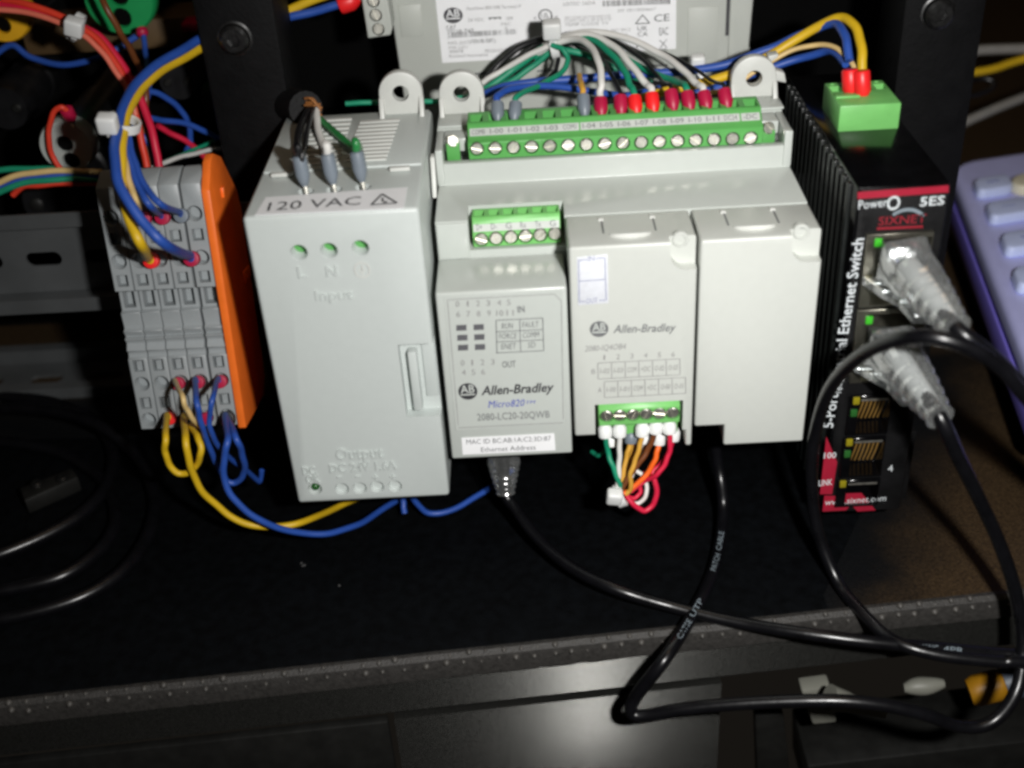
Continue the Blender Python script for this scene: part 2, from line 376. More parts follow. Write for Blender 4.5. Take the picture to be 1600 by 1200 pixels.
# ---------------------------------------------------------------- uprights
bolt_g = G(); bolt_g.lathe((0, 1, 0), (0, -2.5, 0), [(0, 5.2), (.3, 5.2), (.35, 4.6), (.8, 4.3), (1, 3.4)], 24)
bc = G(); bc.cyl((0, -1.2, 0), (0, -4, 0), 2.0, 6)
bolt_me = cut(raw_mesh('bolt', bolt_g), raw_mesh('c', bc)); finish(bolt_me, 'bolt_black')
for (x0, x1, lab, bx, bz) in ((-22.5, 1.0, 'black metal upright with a hex bolt between the terminal blocks and the power supply', *[W(366, 62, y=75)[i] for i in (0, 2)]),
                              (185, 209, 'black metal upright with a hex bolt behind the ethernet switch', *[W(1468, 22, y=75)[i] for i in (0, 2)])):
    t = thing('metal_upright', ((x0 + x1) / 2, 90, FZ), lab, 'post', 'uprights of the frame')
    g = G(); g.box(x0, x1, 76, 100, FZ, 330); build('post', g, 'post_paint', t, bevel=1.2)
    inst(bolt_me, 'bolt', (bx, 76, bz), t)

# ---------------------------------------------------------------- DIN rails
def rail_profile(): # (depth, height) hat profile, flange at depth 0
    return [(0, 17.5), (0, 12.6), (6.0, 12.6), (6.0, -12.6), (0, -12.6), (0, -17.5), (1, -17.5), (1, -13.6), (7, -13.6), (7, 13.6), (1, 13.6), (1, 17.5)]
zc = 49.0
g = G(); g.prism([(67.5 + u, zc + v) for u, v in rail_profile()], 'x', -190, 182)
c = G()
for k in range(-4, 3):
    xs = W(70, 409, y=73.5).x + k * 19.5
    n = 8; L = 5.6; r = 2.5
    poly = [(xs + L * (1 if math.cos(a) > 0 else -1) * .6 + r * math.cos(a), zc - .8 + r * math.sin(a)) for a in [2 * math.pi * (i + .5) / 16 for i in range(16)]]
    c.prism(poly, 'y', 70, 78)
ro = build('din_rail', g, 'zinc', cutter=c); tag(ro, 'slotted grey mounting rail carrying the terminal blocks and devices', 'rail')
# a second rail lying on the shelf behind
ya = W(60, 610, z=FZ + 7).y; g = G()
g.prism([(ya + 17.5 + v, FZ + 7.2 - u) for u, v in rail_profile()], 'x', -230, -66)
c = G()
for k in range(-3, 4):
    xs = W(80, 581, z=FZ + 1).x + k * 24; r = 2.7; L = 6.4
    poly = [(xs + L * (1 if math.cos(a) > 0 else -1) * .6 + r * math.cos(a), ya + 17.5 + r * math.sin(a)) for a in [2 * math.pi * (i + .5) / 16 for i in range(16)]]
    c.prism(poly, 'z', FZ - 1, FZ + 4)
ro = build('din_rail', g, 'zinc', cutter=c); tag(ro, 'slotted grey rail lying flat on the shelf at the left, below the upper rail', 'rail')

# ================================================================ power supply
UPN = (0, 0, 1)
def tab(parent, hx, hz, Y, base_z, half=6.6, mt='ear_plastic'):
    """upright mounting ear with a round hole and two side ribs"""
    poly = [(hx - half, base_z), (hx + half, base_z)] + [(hx + half * math.cos(a), hz + half * math.sin(a)) for a in [math.pi * i / 14 for i in range(15)]]
    g = G(); g.prism(poly, 'y', Y, Y + 3.2); c = G(); c.cyl((hx, Y - 3, hz), (hx, Y + 8, hz), 2.45, 24)
    o = build('mounting_ear', g, mt, parent, bevel=.5, cutter=c)
    for s in (-1, 1):
        r = G(); x = hx + s * (half - .6); r.slab([(x - .7, Y - 3.6, base_z - .4), (x - .7, Y + .2, base_z - .4), (x - .7, Y + .2, hz - 1), (x - .7, Y - .3, hz - 1)], (1.4, 0, 0))
        build('rib', r, mt, o, bevel=.25)
PT = 92.0
psu = thing('power_supply', (22, 35, 0), 'grey power supply marked 120 VAC with raised Input and Output lettering', 'power supply')
g = G(); g.prism([(0, 0), (0, PT), (70.5, PT), (70.5, 2)], 'x', 0, 44.6)
c = G()
zt = W(645, 538, y=0).z; zb = W(645, 652, y=0).z; xl = W(624, 560, y=0).x
c.slab([(xl, -1, zb), (50, -1, zb), (50, -1, zt), (xl, -1, zt)], (0, 5.2, 0))
for px, py in ((467, 395), (514, 392), (563, 388)):
    q = W(px, py, y=0); c.lathe((q.x, -1, q.z), (q.x, 9, q.z), [(0, 2.3), (.1, 2.3), (.16, 2.0), (1, 2.0)], 24)
for px, py in ((534, 764), (562, 763), (589, 761), (617, 760), (492, 764)):
    q = W(px, py, y=0); c.lathe((q.x, -1, q.z), (q.x, 1.4, q.z), [(0, 2.1), (.42, 2.1), (1, 1.45)], 20)
ent = [W(px, py, z=PT) for px, py in ((478, 299), (522, 296), (567, 292))]
for q in ent: c.cyl((q.x, q.y, PT - 6), (q.x, q.y, PT + 2), 2.2, 20)
build('housing', g, 'psu_plastic', psu, bevel=1.1, seg=3, cutter=c)
# latch lever in the side pocket
g = G(); a = W(640, 545, y=3); b = W(652, 636, y=3)
g.slab([(a.x - .6, 1.0, b.z), (a.x + 1.9, 1.0, b.z), (a.x + 1.9, 1.0, a.z), (a.x - .6, 1.0, a.z)], (0, 5, 0)); build('latch', g, 'psu_plastic', psu, bevel=.5)
g = G(); g.box(a.x + 3.2, 44.4, 3.4, 5.6, zb + 4.5, zt + 8); build('latch_plate', g, 'psu_plastic', psu, bevel=.3)
# top: raised rear deck with vent slats
g = G(); y0 = W(550, 264, z=PT).y; g.box(.8, 43.8, y0, 69.5, PT - .2, PT + .55); build('top_deck', g, 'psu_plastic', psu, bevel=.3)
for k in range(11):
    for (xa, xb, ya, yb, xc, xd) in ((538, 604, 252, 192, 562, 625), (471, 530, 258, 190, 488, 550)):
        t = k / 10; p = W(xa + (xc - xa) * t, ya + (yb - ya) * t, z=PT + .6); q = W(xb + (xd - xb) * t, ya + (yb - ya) * t - 3.5, z=PT + .6)
        g = G(); g.box(p.x, q.x, p.y - .85, p.y + .85, PT + .5, PT + 1.05); build('vent_slat', g, 'ear_plastic', psu, bevel=.18, seg=1)
for (xa, ya, xb) in ((424, 274, 458), (609, 265, 641)):
    p = W(xa, ya, z=PT + .6); q = W(xb, ya - 2, z=PT + .6); g = G(); g.box(p.x, q.x, p.y - .9, p.y + .9, PT + .2, PT + 1.3); build('grip_bar', g, 'ear_plastic', psu, bevel=.3)
h = W(626, 146, y=67); tab(psu, h.x, h.z, 66.8, PT + .3, 6.5)
# label on top
TL, TR, BR, BL = [W(*p, z=PT + .05) for p in ((415, 309), (637, 293), (631, 326), (398, 337))]
g = G(); g.slab([BL, BR, TR, TL], (0, 0, .15)); lb = build('label', g, 'paper', psu)
g = G()
letter(g, '120 VAC', W(417, 330, z=PT + .2), W(563, 320, z=PT + .2), 5.2, UPN, .1)
A, B, C3 = [W(*p, z=PT + .3) for p in ((580, 320), (620, 317), (597, 303))]
def tri_line(g, P, Q, wd):
    d = _n(Q - P); s = Vector((-d.y, d.x, 0)) * wd; g.quad(P - s, Q - s, Q + s, P + s)
for P, Q in ((A, B), (B, C3), (C3, A)): tri_line(g, P, Q, .32)
m1, m2, m3 = (C3 * .62 + (A + B) * .19), (A + B) * .38 + C3 * .24 + Vector((.9, 0, 0)), (A + B) * .47 + C3 * .06
tri_line(g, m1, m2 - Vector((1.2, 0, 0)), .28); tri_line(g, m2 - Vector((1.2, 0, 0)), m2, .22); tri_line(g, m2, m3, .28)
flat('lettering', g, 'ink', lb)
# test points, lamp, raised lettering
scr = G(); scr.lathe((0, .8, 0), (0, 0, 0), [(0, 1.95), (.8, 1.95), (1, 1.7)], 20); scr_me = proto('terminal_screw', scr, 'green_block')
for px, py in ((467, 395), (514, 392), (563, 388)):
    q = W(px, py, y=0); inst(scr_me, 'terminal_screw', (q.x, 4.2, q.z), psu)
q = W(492, 764, y=0); g = G(); g.lathe((q.x, 1.6, q.z), (q.x, .2, q.z), [(0, 1.25), (.5, 1.2), (.8, .9), (1, .3)], 16); build('indicator_lamp', g, 'led_dark_green', psu)
def emboss(parent, s, a, b, hpx, Y, m, h=.5):
    vs, fs = glyphs(s, 0, .012); g = G(); A = W(*a, y=Y); B = W(*b, y=Y); hh = (W(a[0], a[1] - hpx, y=Y) - A).z / .7
    x0 = min(v[0] for v in vs); x1 = max(v[0] for v in vs); d = B - A
    me = bmesh.new(); bv = [me.verts.new(A + d * ((x - x0) / (x1 - x0)) + Vector((0, -h, hh * y))) for x, y in vs]
    for f in fs:
        try: me.faces.new([bv[i] for i in f])
        except ValueError: pass
    be = [e for e in me.edges if len(e.link_faces) == 1]
    r = bmesh.ops.extrude_edge_only(me, edges=be); 
    for e in r['geom']:
        if isinstance(e, bmesh.types.BMVert): e.co.y = Y + .1
    me.verts.index_update(); g.add([v.co.copy() for v in me.verts], [tuple(v.index for v in f.verts) for f in me.faces]); me.free()
    return build('raised_lettering', g, m, parent, smooth=False)
for s, a, b, hp in (('L', (467, 434), (480, 433), 17), ('N', (511, 432), (528, 431), 17), ('Input', (494, 469), (553, 466), 15), ('Output', (526, 718), (600, 714), 17),
                    ('DC 24V 1.6A', (516, 738), (620, 732), 13), ('DC', (474, 741), (494, 740), 12), ('OK', (479, 754), (501, 753), 12),
                    ('-', (527, 748), (535, 748), 10), ('-', (556, 747), (564, 747), 10), ('+', (583, 750), (592, 750), 10), ('+', (610, 749), (619, 749), 10)):
    emboss(psu, s, a, b, hp, 0, 'psu_plastic')
g = G(); ring_px(g, 566, 421, 13, 2.6, 0, .3, 13); line_px(g, (566, 413), (566, 421), 2.4, 0, .3)
for i, hw in enumerate((7, 4.5, 2)): line_px(g, (566 - hw, 421 + i * 3.6), (566 + hw, 421 + i * 3.6), 1.8, 0, .3)
flat('earth_symbol', g, 'ear_plastic', psu)

# ================================================================ controller
CX0, CX1 = 46.5, 147.2
TZ = 78.7
ctl = thing('programmable_controller', (97, 36, 0), 'grey programmable controller with green terminal strips and a printed Micro820 front', 'controller')
lipz1 = W(690, 257, y=42.5).z; lipz0 = W(690, 268, y=42.5).z
g = G(); g.prism([(19.6, 8), (19.6, TZ), (42.5, TZ + .6), (42.5, lipz1), (45.5, lipz1), (45.5, 82), (57.5, 82), (57.5, 90.6), (71.5, 90.6), (71.5, 4)], 'x', CX0, CX1)
c = G()
# pocket for the small terminal strip (x 57..80)
sx0 = W(737, 385, y=20).x; sx1 = W(880, 378, y=20).x; sz0 = W(737, 388, y=20).z
c.slab([(sx0 - .5, 15, sz0 - .4), (sx1 + .6, 15, sz0 - .4), (sx1 + .6, 15, TZ + 3), (sx0 - .5, 15, TZ + 3)], (0, 13.5, 0))
build('housing', g, 'controller_plastic', ctl, bevel=.45, cutter=c)
# walls closing both ends of the upper terminal recess
for x0, x1 in ((CX0, CX0 + 2.2), (CX1 - 2.4, CX1)):
    g = G(); g.prism([(41.9, 79.6), (41.9, lipz1 + 4.4), (45, 90.0), (58, 90.2), (58, 80)], 'x', x0 + .03, x1 - .03); build('end_wall', g, 'controller_plastic', ctl, bevel=.4)
for x0, x1 in ((CX0 + 2.3, 56.2), (138.8, CX1 - 2.5)):
    g = G(); g.box(x0, x1, 50, 57.4, 86.4, 90.3); build('end_bridge', g, 'controller_plastic', ctl, bevel=.4)
# hook beside the power supply
g = G(); p = W(676, 252, y=38); q = W(688, 318, y=30)
g.slab([(45.1, 36, q.z - 1), (45.1, 44, q.z + 1), (45.1, 44, p.z), (45.1, 41, p.z)], (1.3, 0, 0)); build('side_hook', g, 'ear_plastic', ctl, bevel=.3)
# left printed part of the front
LZ = 67.4
g = G(); g.prism([(0, 13.4), (0, LZ), (19.4, LZ + .2), (19.4, 13.4)], 'x', CX0, 81.0); build('front_cover', g, 'controller_plastic', ctl, bevel=.6, seg=3)
g = G(); g.prism([(19.0, LZ + .25), (19.0, TZ - .5), (20.2, TZ - .3), (20.2, LZ + .25)], 'x', CX0 + .3, sx0 - .8); build('step_panel', g, 'controller_plastic', ctl, bevel=.3)
for hpx, hpy in ((721, 146), (1178, 122)):
    h = W(hpx, hpy, y=68.5); tab(ctl, h.x, h.z, 68, 90.2, 6.7)
    g = G(); g.box(h.x - 7.2, h.x + 7.2, 58.2, 68.2, 90.5, 91.3); build('ear_pad', g, 'controller_plastic', ctl, bevel=.3)

screw_g = G(); screw_g.lathe((0, .6, 0), (0, -.75, 0), [(0, 1.75), (.8, 1.75), (1, 1.5)], 20)
sc_c = G(); sc_c.box(-2.5, 2.5, -1.2, -.35, -.27, .27)
screw_me = cut(raw_mesh('terminal_screw', screw_g), raw_mesh('c', sc_c)); finish(screw_me, 'screw_metal')
def terminal_strip(parent, prof, x0, x1, n, screw_px, Yf, strip, entries, mt, name='terminal_strip', joint=None):
    """green screw terminal: profile extruded in x, wire entries cut from the top, screws on the front"""
    g = G(); g.prism(prof, 'x', x0, x1); c = G(); pitch = (x1 - x0) / n
    for k in range(n):
        xm = x0 + pitch * (k + .5); (ya, yb, z0, z1) = entries
        c.slab([(xm - pitch * .34, ya, z1), (xm + pitch * .34, ya, z1), (xm + pitch * .34, yb, z1), (xm - pitch * .34, yb, z1)], (0, 0, z0 - z1))
        q = screw_px(k); c.cyl((q.x, Yf + 1.6, q.z), (q.x, Yf - 2, q.z), 2.05, 20)
    if joint:
        for k in joint: c.box(x0 + pitch * k - .15, x0 + pitch * k + .15, Yf - 1, Yf + .35, prof[0][1] - 1, prof[1][1] + 1)
    t = build(name, g, mt, parent, bevel=.22, seg=1, cutter=c)
    for k in range(n):
        q = screw_px(k); inst(screw_me, 'terminal_screw', (q.x, Yf + .75, q.z), t, (random.uniform(-.10, .10), random.uniform(0, 3.1), random.uniform(-.16, .16)))
    return t
# upper strip, 16 screws
Yf = 44.3; tx0 = W(733, 250, y=Yf).x; tx1 = W(1191, 232, y=Yf).x
zA = W(735, 250, y=Yf).z; zB = W(735, 224, y=Yf).z; zC = W(735, 215, y=46.4).z; zD = W(733, 200, y=48.6).z; zE = W(733, 193, y=49).z
prof = [(Yf, zA), (Yf, zB), (46.4, zC), (48.6, zD), (49.2, zE), (56.6, zE + .6), (56.6, zA)]
def spx(k): return W(745 + (1173 - 745) * k / 15, 233 + (216 - 233) * k / 15, y=Yf)
ts = terminal_strip(ctl, prof, tx0, tx1, 16, spx, Yf, None, (50.0, 54.6, zE - 4, zE + 3), 'green_block', joint=(4,))
for x_, px_ in ((707, 216), (1200, 196)):
    q = W(x_, px_, y=49); g = G(); g.box(q.x - 1.9, q.x + 1.9, 47.5, 49.9, 82.2, q.z - 1.0); build('strip_lug', g, 'green_block', ts, bevel=.2); inst(screw_me, 'lug_screw', (q.x, 48.0, q.z - .4), ts, (-.5, .8, 0))
def sloped(P0, P1, a, b, x0, x1, n=(0, -.8, .6), lift=.12):
    n = Vector(n); return [Vector((x0, P0[0], P0[1])) + n * lift, Vector((x1, P0[0], P0[1])) + n * lift, Vector((x1, P1[0], P1[1])) + n * lift, Vector((x0, P1[0], P1[1])) + n * lift]
sl = Vector((0, zD - zC, -(48.6 - 46.4))); sl = Vector((0, -(zD - zC), 48.6 - 46.4)).normalized()
def lerp(a, b, t): return a + (b - a) * t
words = ['COM0', 'I-00', 'I-01', 'I-02', 'I-03', 'COM1', 'I-04', 'I-05', 'I-06', 'I-07', 'I-08', 'I-09', 'I-10', 'I-11', 'DC24', '-DC']
for x0, x1, ids in ((tx0 + .6, lerp(tx0, tx1, .38), range(0, 6)), (lerp(tx0, tx1, .385), lerp(tx0, tx1, .925), range(6, 15)), (lerp(tx0, tx1, .93), tx1 - .6, range(15, 16))):
    g = G(); g.slab([Vector((x0, 46.55, zC + .25)) + sl * .02, Vector((x1, 46.55, zC + .25)) + sl * .02, Vector((x1, 48.45, zD - .25)) + sl * .02, Vector((x0, 48.45, zD - .25)) + sl * .02], sl * .12)
    so = build('marking_strip', g, 'strip_white', ts)
    g = G(); ids = list(ids); pw = (x1 - x0) / len(ids)
    for j, i in enumerate(ids):
        A = Vector((x0 + pw * (j + .12), lerp(46.55, 48.45, .2), lerp(zC + .25, zD - .25, .2))); letter(g, words[i], A, A + Vector((pw * .72, 0, 0)), 1.5, sl, .2)
    flat('lettering', g, 'ink_grey', so)
# lower small strip, 6 screws
Yg = 20.8; gx0 = W(739, 388, y=Yg).x + .2; gx1 = W(878, 380, y=Yg).x - .2
zA = W(740, 387, y=Yg).z; zB = W(740, 366, y=Yg).z; zC = W(740, 364, y=21.2).z; zD = W(738, 350, y=22.6).z; zE = W(738, 340, y=23.2).z
def spx2(k): return W(752 + (867 - 752) * k / 5, 375 + (366 - 375) * k / 5, y=Yg)
t2 = terminal_strip(ctl, [(Yg, zA), (Yg, zB), (21.2, zC), (22.6, zD), (23.2, zE), (28, zE + .4), (28, zA)], gx0, gx1, 6, spx2, Yg, None, (24, 27, zE - 4, zE + 3), 'green_block_pale')
sl = Vector((0, -(zD - zC), 22.6 - 21.2)).normalized()
g = G(); g.slab([Vector((gx0 + .3, 21.25, zC + .2)), Vector((gx1 - .3, 21.25, zC + .2)), Vector((gx1 - .3, 22.5, zD - .2)), Vector((gx0 + .3, 22.5, zD - .2))], sl * .14); so = build('marking_strip', g, 'strip_white', t2)
g = G(); pw = (gx1 - gx0) / 6
for j, s in enumerate(('D+', 'D-', 'G', 'Rx', 'Tx', 'G')):
    A = Vector((gx0 + pw * (j + .28), 21.5, zC + .55)); letter(g, s, A, A + Vector((pw * .4, 0, 0)), 1.75, sl, .22)
flat('lettering', g, 'ink_grey', so)
# printed film on the front
g = G(); rect_px(g, 690, 463, 882, 668, 0, .06); g2 = G()
fv = [W(693, 463, y=0), W(880, 452, y=0), W(884, 662, y=0), W(712, 672, y=0)]
g = G(); g.slab([p + Vector((0, -.02, 0)) for p in fv], (0, -.12, 0)); film = build('front_label', g, 'controller_plastic', ctl, bevel=.05, seg=1)
g = G(); g2 = G()
for i, x in enumerate((715, 731, 747, 763, 780, 795)):
    dw = 1.3 if i == 1 else 3; pxt(g, str(i), (x - dw, 479 - i * .5), (x + dw, 479 - i * .5), 9, -.14)
for i, x in enumerate((716, 732, 748, 764, 781, 797)):
    wd = 3 if i < 4 else 5.5; pxt(g, str(6 + i), (x - wd, 495 - i * .5), (x + wd, 495 - i * .5), 9, -.14)
for i, x in enumerate((723, 738, 754, 770)): dw = 1.3 if i == 1 else 3; pxt(g, str(i), (x - dw, 571 - i * .5), (x + dw, 571 - i * .5), 9, -.14)
for i, x in enumerate((725, 740, 755)): pxt(g, str(4 + i), (x - 3, 586 - i * .5), (x + 3, 586 - i * .5), 9, -.14)
flat('lettering', g, 'ink_soft', film)
g = G(); pxt(g, 'IN', (809, 488), (820, 487), 10, -.14, bold=.02); pxt(g, 'OUT', (785, 574), (806, 573), 10, -.14, bold=.01)
for (s, x, y, wd) in (('RUN', 793, 513, 9), ('FAULT', 829, 511, 13), ('FORCE', 794, 529, 14), ('COMM', 830, 527, 13), ('ENET', 795, 545, 12), ('SD', 831, 543, 6)):
    pxt(g, s, (x - wd, y + .5), (x + wd, y - .5), 9, -.14, shear=.15)
for y in (499, 517, 533, 550): line_px(g, (775, y + 1), (848, y - 2.5), 1.3, 0, .17)
for x in (775, 812, 848): line_px(g, (x, 500 - (x - 775) * .045), (x + 1.5, 551 - (x - 775) * .045), 1.3, 0, .172)
pxt(g, '2080-LC20-20QWB', (746, 657), (859, 652), 11, -.14)
flat('lettering', g, 'ink_grey', film)
g = G()
for x, y in ((721, 512), (748, 511), (722.5, 527.5), (749, 526.5), (723.5, 543), (750, 542)): rect_px(g, x - 8, y - 4.5, x + 8, y + 4.5, 0, .18)
flat('indicator_window', g, 'led_window', film)
def logo(parent, px, py, rx, ry, Y, dark, light, eps=.16):
    g = G(); disc_px(g, px, py, rx, Y, eps, ry); flat('logo', g, dark, parent)
    g = G(); pxt(g, 'AB', (px - rx * .72, py + ry * .22), (px + rx * .72, py + ry * .12), ry * .95, Y, eps + .05, bold=.01); line_px(g, (px - rx * .75, py + ry * .42), (px + rx * .75, py + ry * .34), .11 * rx + .6, Y, eps + .05)
    flat('logo_lettering', g, light, parent)
logo(film, 731, 611, 15, 13, 0, 'ink', 'strip_white', .2)
g = G(); pxt(g, 'Allen-Bradley', (752, 617), (866, 611), 14, -.14, shear=.25, bold=.022); flat('lettering', g, 'ink', film)
g = G(); pxt(g, 'Micro820', (763, 637), (820, 634), 11, -.14, shear=.25); pxt(g, 'TM', (822, 631), (837, 630), 5, -.14, shear=.25); flat('lettering', g, 'ink_blue', film)
g = G(); line_px(g, (700, 468), (866, 459), 1, 0, .16); line_px(g, (699, 468), (716, 664), 1, 0, .162); line_px(g, (877, 470), (880, 655), 1, 0, .161); line_px(g, (716, 668), (880, 660), 1.2, 0, .163); line_px(g, (866, 459), (877, 470), 1, 0, .164)
flat('border', g, 'ink_soft', film)
fv = [W(721, 684, y=0), W(866, 677, y=0), W(868, 703, y=0), W(723, 710, y=0)]
g = G(); g.slab([p + Vector((0, -.03, 0)) for p in fv], (0, -.14, 0)); ml = build('address_label', g, 'paper', ctl)
g = G(); pxt(g, 'MAC ID BC:AB:1A:C2:3D:87', (729, 694), (861, 688), 7.5, -.17); pxt(g, 'Ethernet Address', (752, 706), (837, 702), 7.5, -.17); flat('lettering', g, 'ink_grey', ml)

# ================================================================ plug-in modules
def corner_cut(c, sx, sz):
    """scooped corner for the fixing screw at the upper right of a module"""
    pts = [(sx - 3.0, sz + 9), (sx - 3.0, sz - 2.0)] + [(sx - 3.0 + 4.0 - 4.0 * math.cos(a), sz - 2.0 - 5.0 * math.sin(a)) for a in [math.pi / 2 * i / 6 for i in range(1, 7)]] + [(sx + 12, sz - 7), (sx + 12, sz + 9)]
    c.prism(pts, 'y', -2, 3.6)
def module(base, label, x0, x1, poly, spx_, notch):
    t = thing('plug_in_module', base, label, 'module', 'plug-in modules on the controller')
    g = G(); g.prism(poly, 'y', 0, 19.2); c = G(); s = W(*spx_, y=3.6); corner_cut(c, s.x, s.z)
    if notch: c.slab(notch, (0, 9, 0))
    build('cover', g, 'module_plastic', t, bevel=.7, seg=3, cutter=c)
    b = G(); b.lathe((s.x, 5, s.z), (s.x, 3.1, s.z), [(0, 2.2), (.8, 2.2), (1, 1.9)], 22); bcut = G(); bcut.cyl((s.x, 2, s.z), (s.x, 4.4, s.z), 1.35, 18)
    build('screw_boss', b, 'module_plastic', t, cutter=bcut)
    p = G(); p.cyl((s.x, 4.5, s.z), (s.x, 4.0, s.z), 1.3, 14); build('screw', p, 'steel', t)
    return t
lz = W(898, 682, y=0).z; rz = W(1072, 694, y=0).z
bx0, bx1 = W(933, 650, y=0).x, W(1064, 650, y=0).x
bz1 = W(1000, 629, y=0).z
m1 = module((98, 10, lz), 'grey plug-in module with printed tables and a green wired terminal at its foot', 81.9, 115.0,
            [(81.9, lz), (113.2, lz), (113.2, rz - .6), (115.0, rz - .6), (115.0, TZ - .1), (81.9, TZ - .1)], (1063, 374),
            [(bx0 - .6, -1, lz - 5), (bx1 + .5, -1, lz - 5), (bx1 + .5, -1, bz1), (bx0 - .6, -1, bz1)])
r2 = W(1250, 690, y=0).z; l2 = W(1085, 667, y=0).z; xs = W(1131, 680, y=0).x
m2 = module((131, 10, r2), 'plain grey blank plug-in module at the right end of the controller', 115.7, 147.2,
            [(115.7, l2), (xs, l2), (xs, r2), (146.8, r2), (147.2, TZ - .1), (115.7, TZ - .1)], (1252, 362), None)
# finger catches on the module tops
for t, (xa, xb, yy) in ((m1, (941, 1022, 352)), (m2, (1134, 1212, 340))):
    a = W(xa, yy, z=TZ + .1); b = W(xb, yy - 4, z=TZ + .1)
    for x in (a.x, b.x):
        g = G(); g.box(x - .25, x + .25, a.y - 4.5, a.y + 3.6, TZ - .3, TZ - .02); build('slit', g, 'ink_grey', t)
        g = G(); g.box(x - .9, x + .6, a.y + 3.0, a.y + 5.0, TZ - .4, TZ + .45); build('hinge_nub', g, 'ear_plastic', t, bevel=.2)
    g = G(); xm = (a.x + b.x) / 2; ym = a.y - 5.2; n = 12
    pts = [(xm + 5.6 * math.cos(math.pi * i / n), ym - 3.0 * math.sin(math.pi * i / n)) for i in range(n + 1)]
    g.prism(pts, 'z', TZ - .2, TZ + .9); g.xf(lambda p, ym=ym: Vector((p.x, p.y, p.z if p.z < TZ else TZ + .05 + max(0, ym - p.y) * .42))); build('finger_grip', g, 'ear_plastic', t, bevel=.15)
g = G(); g.box(82.3, 146.6, 19.3, 19.55, TZ - .3, TZ + .12); build('seam', g, 'controller_plastic', ctl)
# print on the first module
fv = [W(901, 402, y=0), W(949, 397, y=0), W(951, 473, y=0), W(903, 477, y=0)]
g = G(); g.slab([p + Vector((0, -.03, 0)) for p in fv], (0, -.14, 0)); st = build('sticker', g, 'paper_bright', m1, bevel=.05)
g = G()
for a, b in (((904, 406), (917, 405)), ((931, 403.5), (945, 402)), ((904, 406), (905, 471)), ((945, 402), (947, 468)), ((905, 439), (946, 436)), ((905, 471), (914, 470.5)), ((936, 469), (947, 468))): line_px(g, a, b, 1.3, 0, .2)
pxt(g, 'IN', (919, 408), (929, 407), 8, -.17); pxt(g, 'OUT', (916, 474), (934, 472), 7.5, -.17); flat('lettering', g, 'ink_pale_blue', st)
logo(m1, 936, 514, 14.5, 12.5, 0, 'ink_grey', 'strip_white', .1)
g = G(); pxt(g, 'Allen-Bradley', (958, 520), (1056, 517), 12.5, 0, shear=.25, bold=.012); flat('lettering', g, 'ink_grey', m1)
g = G(); pxt(g, '2080-IQ4OB4', (914, 549), (978, 545), 9, 0, shear=.2)
for i in range(6):
    x = 944 + 21.5 * i; dw = 1.2 if i == 0 else 2.6; pxt(g, str(i + 1), (x - dw, 562 - i), (x + dw, 562 - i), 8, 0)
for (x0, y0, x1, y1, ch, ws) in ((934, 567, 1062, 592, 'B', ('I-02', 'I-03', 'COM', '+DC', 'O-02', 'O-03')), (944, 596, 1071, 621, 'A', ('I-00', 'I-01', 'COM', '+DC', 'O-00', 'O-01'))):
    k = -.052
    for y in (y0, y1): line_px(g, (x0 + (y - y0) * .03, y), (x1 + (y - y0) * .0, y + (x1 - x0) * k), 1.1, 0, .1)
    for i in range(7):
        x = x0 + (x1 - x0) * i / 6; line_px(g, (x, y0 + (x - x0) * k), (x + .5, y1 + (x - x0) * k), 1.1, 0, .102)
        if i < 6: pxt(g, ws[i], (x + 3.5, y1 - 8.5 + (x - x0) * k), (x + 18, y1 - 9 + (x - x0) * k), 8, 0, shear=.1)
    pxt(g, ch, (x0 - 10, y1 - 8), (x0 - 4, y1 - 8), 8, 0)
flat('lettering', g, 'ink_soft', m1)
# its green terminal
Yt = -.6; q0 = W(936, 668, y=Yt); q1 = W(1062, 661, y=Yt); zt = W(936, 633, y=Yt).z; zl = W(1000, 663, y=Yt).z
def spx3(k): return W(948 + (1051 - 948) * k / 5, 651 + (646 - 651) * k / 5, y=Yt)
prof = [(Yt, zl), (Yt, zt - 1.8), (Yt + 1.6, zt), (8, zt), (8, zl - 6), (3.2, zl - 6), (3.2, zl)]
terminal_strip(m1, prof, q0.x, q1.x, 6, spx3, Yt, None, (4.2, 7, zl - 7, zl - 3), 'green_block_pale')

# ================================================================ spring terminal blocks
TB = W(224, 671, y=22); TT = W(143, 290, y=36)
upv = _n(Vector((0, TT.y - TB.y, TT.z - TB.z))); inn = Vector((0, upv.z, -upv.y))
if inn.y < 0: inn = -inn
tbx = (TB.x + TT.x) / 2
def tbp(px, py):
    """height along the sloping face of the blocks of a pixel"""
    n = inn; r = RW @ Vector(((px - 800) / FPX, (py - 600) / FPX, 1)); t = (TB - CAM).dot(n) / r.dot(n); return CAM + r * t
def tbw(px, py): return (tbp(px, py) - TB).dot(upv)
PIT = 5.85
def LB(u, wv, t): return Vector((tbx + u, 0, 0)) + Vector((0, TB.y, TB.z)) + upv * wv + inn * t
def tb_xf(p): return LB(p.x, p.z, p.y)         # local: x across, y into the block, z up the face
wh = {k: tbw(x, y) for k, x, y in (('top', 143, 290), ('c1', 155, 342), ('s1', 165, 376), ('c2', 173, 410), ('s2', 182, 441), ('e1', 178, 457), ('m1', 185, 492), ('m2', 190, 517), ('m3', 196, 541), ('e2', 203, 552), ('s3', 214, 572), ('c3', 222, 600), ('s4', 229, 630), ('c4', 235, 656))}
H = wh['top']
